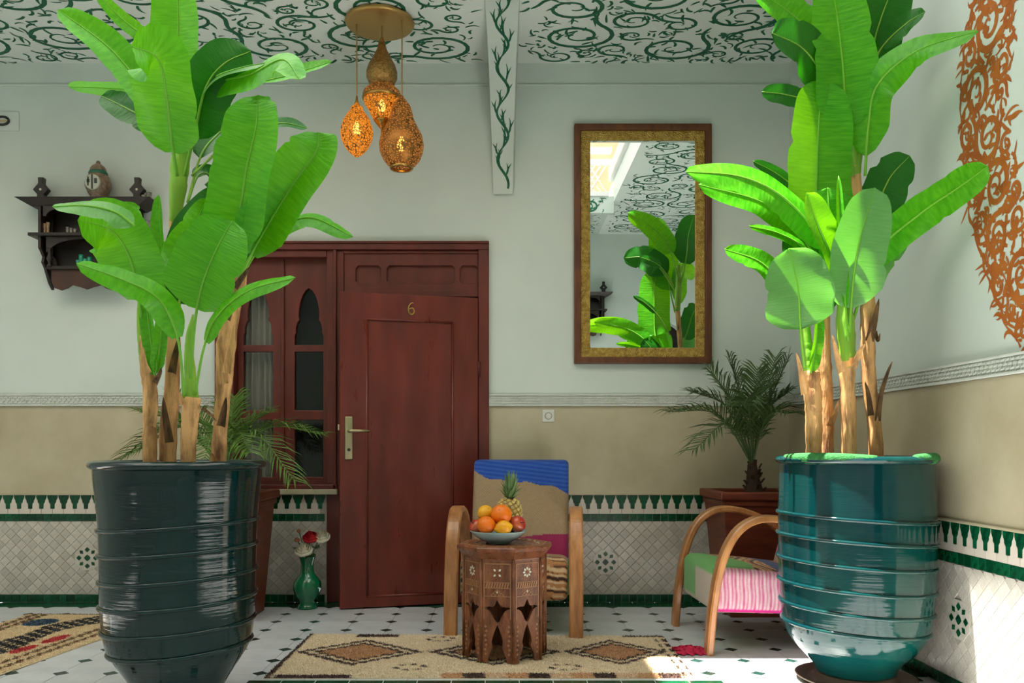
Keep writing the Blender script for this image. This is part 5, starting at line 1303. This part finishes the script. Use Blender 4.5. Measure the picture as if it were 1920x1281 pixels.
for k in range(8):
    a, b_ = vert(k, RB), vert(k+1, RB); ux = (b_-a).normalized(); un = ux.cross(Vector((0,0,1)))
    c = wface/2; al = wface*0.30
    foot = [(0,0),(c-al,0),(c-al*0.86,0.03),(c-al*0.46,0.075),(c-al*0.60,0.095),(c-al*0.44,0.125),(c-al*0.2,0.155),(c,0.175),(c+al*0.2,0.155),(c+al*0.44,0.125),(c+al*0.60,0.095),(c+al*0.46,0.075),(c+al*0.86,0.03),(c+al,0),(wface,0),(wface,HB),(0,HB)]
    m = MB(); m.plate(foot, [tulip(c, 0.185, 0.29, wface*0.40)], 0.014, a-un*0.014, ux, (0,0,1))
    pn = obj('side_panel', m, M['tablewood'], tb)
    # raised border lines, carved bands and inlay of the panel
    m = MB()
    for (x0, x1, z0, z1) in ((0.012,0.016,0.20,0.455),(wface-0.016,wface-0.012,0.20,0.455),(0.012,wface-0.012,0.452,0.456),(0.012,wface-0.012,0.368,0.3705),(0.012,wface-0.012,0.342,0.3445),(0.012,wface-0.012,0.304,0.3065)):
        m.plate([(x0,z0),(x1,z0),(x1,z1),(x0,z1)], [], 0.0022, a, ux, (0,0,1))
    nz = 9
    for q in range(nz):
        x0 = 0.02+(wface-0.04)*q/nz; dx = (wface-0.04)/nz
        m.plate([(x0,0.345),(x0+dx*0.5,0.345),(x0+dx,0.367),(x0+dx*0.5,0.367)], [], 0.0022, a, ux, (0,0,1))
    for row in range(4):
        for q in range(4-row):
            x0 = c + (q-(3-row)/2)*0.018; z0 = 0.309+row*0.0078
            m.plate([(x0-0.006,z0),(x0+0.006,z0),(x0,z0+0.0065)], [], 0.0022, a, ux, (0,0,1))
    for sg in (-1,1):
        for q in range(7):
            z0 = 0.04+q*0.021; x0 = c+sg*(wface*0.36 + 0.003*math.sin(q*2.1))
            m.plate([(x0-0.007,z0),(x0,z0-0.006),(x0+0.007,z0),(x0,z0+0.008)], [], 0.0022, a, ux, (0,0,1))
    cv = obj('carving', m, M['carve'], pn); cv['kind'] = 'stuff'
    m = MB()
    for q in range(4 if k % 2 else 8):
        ang = 2*math.pi*q/(4 if k % 2 else 8)+math.pi/4; rr = 0.017
        m.plate([(c+rr*math.cos(ang)+0.008*math.cos(ang+w)*(1 if i % 2 == 0 else 0.7), 0.413+rr*math.sin(ang)+0.008*math.sin(ang+w)*(1 if i % 2 == 0 else 0.7)) for i, w in enumerate((0,math.pi/2,math.pi,3*math.pi/2))], [], 0.0012, a, ux, (0,0,1))
    m.plate([(c-0.004,0.325),(c,0.319),(c+0.004,0.325),(c,0.331)], [], 0.003, a, ux, (0,0,1))
    iv = obj('pearl_inlay', m, M['pearl'], pn); iv['kind'] = 'stuff'
    m = MB(); p = vert(k, RB+0.001); m.tube([p+Vector((0,0,0.0)), p+Vector((0,0,HB))], 0.007, 8); obj('corner_post', m, M['tablewood'], tb, smooth=True)
def octring(r, z): return [vert(k, r)+Vector((0,0,z)) for k in range(8)]
m = MB(); lv = [(0.0,HB-0.012),(RB-0.002,HB-0.012),(RB+0.002,HB),(RB+0.010,HB+0.008),(RB+0.026,HB+0.028),(RB+0.034,HB+0.036),(RB+0.034,HB+0.050),(RB+0.028,HB+0.056)]
for (r, z) in lv[1:]: m.v += [tuple(p) for p in octring(r, z)]
for q in range(len(lv)-2):
    for k in range(8):
        j = (k+1) % 8; m.f.append((q*8+k, q*8+j, (q+1)*8+j, (q+1)*8+k)); m.m.append(0)
m.f.append(tuple(reversed(range(8)))); m.m.append(0); n8 = (len(lv)-2)*8; m.f.append(tuple(range(n8, n8+8))); m.m.append(0)
top = obj('table_top', m, M['tabletop'], tb)
ZT = HB+0.056
m = MB(); m.plate([(p.x,p.y) for p in octring(RB+0.012,0)], [[(p.x,p.y) for p in octring(RB+0.004,0)]], 0.003, (0,0,ZT), (1,0,0), (0,1,0))
m.plate([(p.x,p.y) for p in octring(RB-0.045,0)], [[(p.x,p.y) for p in octring(RB-0.051,0)]], 0.003, (0,0,ZT), (1,0,0), (0,1,0))
for k in range(32):
    a = 2*math.pi*k/32; r = RB-0.020; rr = 0.011
    m.plate([(r*math.cos(a)+rr*math.cos(a+q), r*math.sin(a)+rr*math.sin(a+q)) for q in (0,math.pi/2,math.pi,1.5*math.pi)], [], 0.003, (0,0,ZT), (1,0,0), (0,1,0))
o = obj('top_carving', m, M['carve'], top); o['kind'] = 'stuff'
for k in range(10):
    a = math.radians(-20+k*9); r = RB-0.034-0.012*(k % 2)
    m = MB() if k == 0 else m
    m.plate([(r*math.cos(a)+0.006*math.cos(q), r*math.sin(a)+0.006*math.sin(q)) for q in (0,math.pi/2,math.pi,1.5*math.pi)], [], 0.0036, (0,0,ZT), (1,0,0), (0,1,0))
o = obj('top_inlay', m, M['pearl'], top); o['kind'] = 'stuff'

# ------------------------------------------------------------------ fruit bowl
BZ = TZ+ZT+0.0035; BC = Vector((-0.002, 4.00, BZ))
m = MB(); m.lathe([(0,0.0),(0.056,0.0),(0.058,0.003),(0.062,0.006),(0.085,0.016),(0.112,0.034),(0.131,0.053),(0.135,0.059),(0.132,0.060),(0.110,0.040),(0.082,0.022),(0.05,0.012),(0,0.010)], 56)
tag(obj('fruit_bowl', m, M['bowl'], loc=BC, smooth=True), 'pale blue glazed bowl holding fruit on the octagonal table', 'bowl')
def fpos(px, py, y): return P(px, py, y)
def sphere_prof(r, sq=0.95, dim=0.08):
    pr = []
    for k in range(15):
        a = -math.pi/2+math.pi*k/14; z = r*sq*math.sin(a); rr = r*math.cos(a)
        if k in (0,14): z *= (1-dim)
        pr.append((max(rr,0) if 0 < k < 14 else 0, z))
    return pr
def orange_(label, p, r, mt, tilt, kind='orange', cat='orange', group='oranges in the bowl'):
    t = thing(kind, label, cat, p, group=group); t.rotation_euler = tilt
    m = MB(); m.lathe(sphere_prof(r), 28); obj('peel', m, mt, t, smooth=True)
    m = MB(); m.lathe([(0,r*0.86),(0.0045,r*0.865),(0.0035,r*0.885),(0,r*0.89)], 8); obj('stem_button', m, M['stem'], t)
    return t
orange_('orange at the front left of the bowl', fpos(912,985,3.925), 0.0435, M['orange_fruit'], (0.5,0.2,0))
orange_('large orange on top of the fruit pile', fpos(940,965,3.96), 0.049, M['orange_fruit'], (0.9,-0.4,0))
orange_('yellow orange behind, on the left of the fruit pile', fpos(911,963,4.02), 0.041, M['yellow_fruit'], (0.7,0.5,0))
orange_('small orange at the back of the bowl', fpos(905,985,4.07), 0.036, M['orange_fruit'], (0.2,0.5,0))
lm = thing('lemon', 'yellow lemon at the front of the bowl', 'lemon', fpos(944,990,3.90)); lm.rotation_euler = (0.2,1.35,0.3)
m = MB(); m.lathe([(0,-0.046),(0.007,-0.043),(0.012,-0.037),(0.026,-0.026),(0.034,-0.008),(0.034,0.010),(0.026,0.027),(0.012,0.038),(0.006,0.043),(0,0.044)], 24); obj('peel', m, M['yellow_fruit'], lm, smooth=True)
def apple_(label, p, r, tilt):
    t = thing('apple', label, 'apple', p, group='apples in the bowl'); t.rotation_euler = tilt
    m = MB(); m.lathe([(0,-r*0.72),(r*0.22,-r*0.84),(r*0.55,-r*0.78),(r*0.85,-r*0.42),(r,0.05*r),(r*0.92,r*0.45),(r*0.62,r*0.78),(r*0.30,r*0.84),(r*0.10,r*0.66),(0,r*0.58)], 28); obj('skin', m, M['apple'], t, smooth=True)
    m = MB(); m.tube([(0,0,r*0.58),(0.002,0,r*0.85),(0.006,0,r*1.12)], [0.0022,0.0018,0.0024], 6); obj('stem', m, M['palm_trunk'], t)
apple_('red apple on the right side of the bowl', fpos(970,983,3.985), 0.040, (0.3,1.2,-0.5))
apple_('red apple at the left edge of the bowl', fpos(894,988,3.99), 0.036, (0.4,-0.9,0))
# pineapple
pa = thing('pineapple', 'pineapple with spiky crown standing behind the oranges', 'pineapple', (0.045, 4.09, BZ+0.055)); pa.rotation_euler = (-0.10,0.06,0)
def prad(z): return 0.062*math.sqrt(max(0, 1-((z-0.072)/0.082)**2))**0.8
m = MB(); m.lathe([(0,-0.008)]+[(prad(-0.006+0.158*k/18), -0.006+0.158*k/18) for k in range(1,18)]+[(0,0.152)], 28); body = obj('body', m, M['pine'], pa, smooth=True)
em = MB(); em.lathe([(0.0095,0),(0.008,0.004),(0.003,0.006),(0.0018,0.010),(0,0.011)], 6)
eye_me = shape_mesh('eye', em, M['pine_eye'])
for k in range(110):
    z = 0.004+0.142*(k/110); a = k*2.39996; r = prad(z)-0.002
    if r < 0.012: continue
    o = linked('eye', eye_me, body, (r*math.cos(a), r*math.sin(a), z)); n = Vector((math.cos(a), math.sin(a), (z-0.072)*12*0.9)); o.rotation_euler = n.to_track_quat('Z','Y').to_euler()
for k in range(34):
    a = k*2.39996; lv_ = k/34; L_ = 0.135-0.05*abs(lv_-0.75)-0.055*(1-lv_); out = 0.058*(1-lv_)+0.006
    c = catmull([(0.010*math.cos(a),0.010*math.sin(a),0.146+0.022*lv_), ((0.012+out*0.5)*math.cos(a),(0.012+out*0.5)*math.sin(a),0.15+0.02*lv_+L_*0.55), ((0.012+out)*math.cos(a),(0.012+out)*math.sin(a),0.148+0.02*lv_+L_*(0.82+0.2*lv_))], 6)
    vs = []; s = Vector((-math.sin(a),math.cos(a),0)); nr = Vector((math.cos(a),math.sin(a),0))
    for q, p in enumerate(c):
        w = 0.010*(1-q/6)**0.8+0.0004; vs += [p-s*w+nr*w*0.3, p-nr*w*0.3, p+s*w+nr*w*0.3]
    m = MB(); m.add(vs, [(3*q+i,3*q+i+1,3*q+4+i,3*q+3+i) for q in range(6) for i in range(2)]); obj('crown_leaf', m, M['pine_leaf'], pa, smooth=True)

# ------------------------------------------------------------------ vase with roses
VC = Vector((-1.189, 5.235, 0.0005))
m = MB(); m.lathe([(0,0),(0.062,0),(0.066,0.006),(0.060,0.02),(0.046,0.038),(0.050,0.05),(0.076,0.085),(0.088,0.125),(0.084,0.165),(0.062,0.195),(0.044,0.215),(0.038,0.25),(0.040,0.285),(0.050,0.318),(0.053,0.324),(0.046,0.322),(0.036,0.29),(0.034,0.25),(0,0.24)], 40)
tag(obj('green_vase', m, M['vase'], loc=VC, smooth=True), 'glossy green vase holding roses beside the red door', 'vase')
def rose(label, px, py, y, r, mt, group, open_=1.0):
    p = P(px, py, y); t = thing('rose', label, 'rose', VC+Vector((0,0,0.245)), group=group); b = p-(VC+Vector((0,0,0.245)))
    m = MB(); m.tube(catmull([(0,0,0),b*0.55+Vector((0,0,0.02)),b], 10), 0.003, 6); obj('stem', m, M['stem'], t)
    m = MB(); rs = random.Random(int(px))
    for layer in range(4):
        n = 3+layer; rr = r*(0.30+0.24*layer)*open_; hh = r*(1.0-0.16*layer)
        for q in range(n):
            a0 = 2*math.pi*q/n+layer*0.7; vs = []
            for i in range(5):
                for j in range(5):
                    u = i/4; v = (j/4-0.5)*2; ang = a0+v*(1.25/ (1+layer*0.12))*(0.5+0.5*math.sin(math.pi*min(1,u*0.8+0.2)))
                    rad_ = rr*(0.30+0.72*math.sin(math.pi*(0.08+0.62*u))); z = -r*0.62+hh*1.35*u - 0.10*r*v*v
                    vs.append((b.x+rad_*math.cos(ang), b.y+rad_*math.sin(ang), b.z+z))
            m.add(vs, [(i*5+j,(i+1)*5+j,(i+1)*5+j+1,i*5+j+1) for i in range(4) for j in range(4)])
    m.map(lambda q: b + Matrix.Rotation(0.55,3,'X') @ (q-b))
    obj('bloom', m, mt, t, smooth=True)
    for k in range(3):
        d = Vector((rs.uniform(-1,1), rs.uniform(-1,0.2), rs.uniform(-0.3,0.5))).normalized(); q0 = b*rs.uniform(0.45,0.8); L_ = 0.06; s = d.cross(Vector((0,0.3,1))).normalized()*0.018
        m = MB(); m.add([q0, q0+d*L_*0.4+s, q0+d*L_*0.5-Vector((0,0,0.004)), q0+d*L_*0.4-s, q0+d*L_], [(0,1,2),(0,2,3),(1,4,2),(2,4,3)]); obj('leaf', m, M['stem'], t)
rose('red rose in the green vase', 582, 1006, 5.22, 0.050, M['rose_red'], 'roses in the green vase')
rose('white rose on the right of the green vase', 603, 1005, 5.24, 0.052, M['rose_white'], 'roses in the green vase')
rose('creamy white rose at the front of the green vase', 569, 1030, 5.16, 0.054, M['rose_white'], 'roses in the green vase')
rose('small faded bud above the green vase', 560, 995, 5.25, 0.018, M['rose_pink'], 'roses in the green vase', 0.7)
rose('small pinkish rose at the left of the green vase', 557, 1012, 5.24, 0.022, M['rose_pink'], 'roses in the green vase', 0.8)

# ------------------------------------------------------------------ rugs
WOOL, DKB, MIDB, PURP = rgb(248,230,200)[:3], rgb(70,40,28)[:3], rgb(212,162,116)[:3], rgb(74,38,46)[:3]
BLACK, RED, BLU, OCH = rgb(30,26,26)[:3], rgb(190,26,34)[:3], rgb(34,70,96)[:3], rgb(110,74,34)[:3]
rr_ = random.Random(12)
def rug_pattern(x, y):                    # x along, y from the far edge to the near one
    jx, jy = x+rr_.uniform(-1,1)*0.006, y+rr_.uniform(-1,1)*0.006
    zig = 0.012*(1 if math.sin(jx*130) > 0 else -1)
    if jx < -0.985: return DKB
    if jx > 0.79 and math.sin(jy*60) > -0.3 and (0.80 < jx < 0.815 or jx > 0.835): return DKB
    if jy < 3.672 and -0.97 < jx < -0.64: return PURP
    if jy < 3.70 and jx > -0.25:
        k = math.floor((jx+0.25)/0.095); return (DKB if k % 3 == 1 else MIDB if k % 3 == 0 else mixc(WOOL, MIDB, 0.6))
    yc = 4.085
    for (cx, hx, hy) in ((-0.675,0.285,0.235),(-0.02,0.30,0.235),(0.565,0.235,0.225)):
        d = abs(jx-cx)/hx + abs(jy+zig*0.6-yc)/hy
        if 0.93 < d < 1.09: return DKB
        if 0.68 < d < 0.81: return DKB
        if d < 0.70: return mixc(MIDB, rgb(166,112,76)[:3], rr_.random()*0.6)
    for (mx, my) in ((-0.40,3.80),(-0.30,4.36),(0.30,3.80)):
        q = math.hypot((jx-mx)/0.07, (jy-my)/0.05)
        if 0.75 < q < 1.1 and math.sin(6*math.atan2(jy-my, jx-mx)) > -0.2: return DKB
    if jy > 4.40 and math.sin(jx*9+1) > 0.55: return DKB
    return mixc(WOOL, rgb(232,206,168)[:3], rr_.random()*0.7)
def rug2_pattern(x, y):
    """x: 0..1 across, y: metres from the far end"""
    j = rr_.uniform(-1,1)*0.012; u = x+j; z = 0.03*(1 if math.sin(y*95) > 0 else -1)
    if y < 0.02: return OCH
    if abs(u-0.06+z*0.3) < 0.022 or abs(u-0.13+z*0.3) < 0.022: return OCH
    if abs(u-0.80+z*0.3) < 0.020 or abs(u-0.89+z*0.3) < 0.020: return OCH
    w = 0.12+0.03*math.sin(y*9)
    c = 0.48+0.22*max(0, 0.35-y)/0.35
    if abs(u-c) < w and not (math.sin(y*60+u*30)*math.sin(u*70-y*25) > 0.55): return BLACK
    if math.hypot((u-0.26)/0.11, (y-0.24)/0.10) < 1: return BLU
    if math.hypot((u-0.70)/0.055, (y-0.64)/0.10) < 1 or math.hypot((u-0.68)/0.055, (y-0.86)/0.09) < 1: return RED
    return mixc(rgb(240,216,174)[:3], rgb(222,194,150)[:3], rr_.random())
def rug(name, label, corners, pat, nx, ny, tufts, hgt, seed, uvfn):
    """corners: far left, far right, near right, near left"""
    A, B_, C_, D_ = [Vector(c) for c in corners]; rs = random.Random(seed)
    def pos(u, v): return (A*(1-u)+B_*u)*(1-v) + (D_*(1-u)+C_*u)*v
    org = (A+B_+C_+D_)/4; t = thing(name, label, 'rug', org, group='beige wool rugs')
    m = MB(); m.c = []; vs = []
    for i in range(nx+1):
        for j in range(ny+1):
            u, v = i/nx, j/ny; e = min(u, 1-u, v, 1-v); p = pos(u, v)-org
            wv = 0.004*math.sin(u*40+v*7) if e < 0.02 else 0
            vs.append((p.x+wv, p.y, (0.0035 if e < 1e-6 else hgt*0.55)+rs.uniform(0,0.002))); m.c.append(pat(*uvfn(u, v, pos(u, v))))
    m.add(vs, [(i*(ny+1)+j, i*(ny+1)+j+1, (i+1)*(ny+1)+j+1, (i+1)*(ny+1)+j) for i in range(nx) for j in range(ny)])
    n0 = len(m.v)
    obj('weave', m, M['rug'], t, smooth=True)
    edge = MB(); edge.c = []
    loop = [pos(0,0),pos(1,0),pos(1,1),pos(0,1)]
    m = MB(); m.add([tuple(p-org+Vector((0,0,0.0003))) for p in loop]+[tuple(p-org+Vector((0,0,0.0037))) for p in loop], [(3,2,1,0),(0,1,5,4),(1,2,6,5),(2,3,7,6),(3,0,4,7)]); m.c = [WOOL]*8; obj('backing', m, M['rug'], t)
    m = MB(); m.c = []
    for _ in range(tufts):
        u, v = rs.random(), rs.random(); p = pos(u, v); q = p-org
        c = pat(*uvfn(u, v, p)); k = rs.uniform(0.92,1.2); c = tuple(min(1, x*k) for x in c)
        a = rs.uniform(0,6.28); w = rs.uniform(0.002,0.0038); h = hgt*rs.uniform(0.75,1.3); l = rs.uniform(0,0.010); la = rs.uniform(0,6.28)
        dx, dy = math.cos(a)*w, math.sin(a)*w; o = len(m.v)
        m.v += [(q.x-dx,q.y-dy,hgt*0.4),(q.x+dx,q.y+dy,hgt*0.4),(q.x+l*math.cos(la),q.y+l*math.sin(la),h)]; m.f.append((o,o+1,o+2)); m.m.append(0); m.c += [c]*3
    s = obj('pile', m, M['rug'], t); s['kind'] = 'stuff'
    return t
rug('wool_rug', 'beige wool rug with brown diamonds under the octagonal table', [(-1.0,4.475,0),(0.865,4.43,0),(0.845,3.635,0),(-1.015,3.635,0)], rug_pattern, 300, 130, 70000, 0.012, 3, lambda u, v, p: (p.x, p.y))
rug('wool_rug', 'beige wool rug with black zigzag and red marks at the left', [(-2.80,5.03,0),(-1.95,4.99,0),(-2.26,3.25,0),(-2.86,3.25,0)], rug2_pattern, 130, 260, 50000, 0.011, 5, lambda u, v, p: (u, v*1.75))
# crumpled pink cloth by the chair leg
m = MB(); rs = random.Random(2); n = 22; vs = []
pc = P(1293,1224,4.12)
for i in range(n+1):
    for j in range(n+1):
        u, v = i/n-0.5, j/n-0.5; e = max(0, 1-2*max(abs(u),abs(v)))
        h = 0.004+0.034*e**0.6*(0.55+0.45*math.sin(u*19+3*math.sin(v*11))*math.sin(v*17+u*5))
        vs.append((u*0.15+0.010*math.sin(v*20), v*0.15+0.012*math.sin(u*23), h))
m.add(vs, [(i*(n+1)+j,(i+1)*(n+1)+j,(i+1)*(n+1)+j+1,i*(n+1)+j+1) for i in range(n) for j in range(n)])
o = obj('crumpled_cloth', m, M['pinkcloth'], loc=(pc.x, pc.y, 0.001), smooth=True); sm = o.modifiers.new('thick','SOLIDIFY'); sm.thickness = 0.003
tag(o, 'crumpled pink cloth on the floor beside the chair leg', 'cloth')
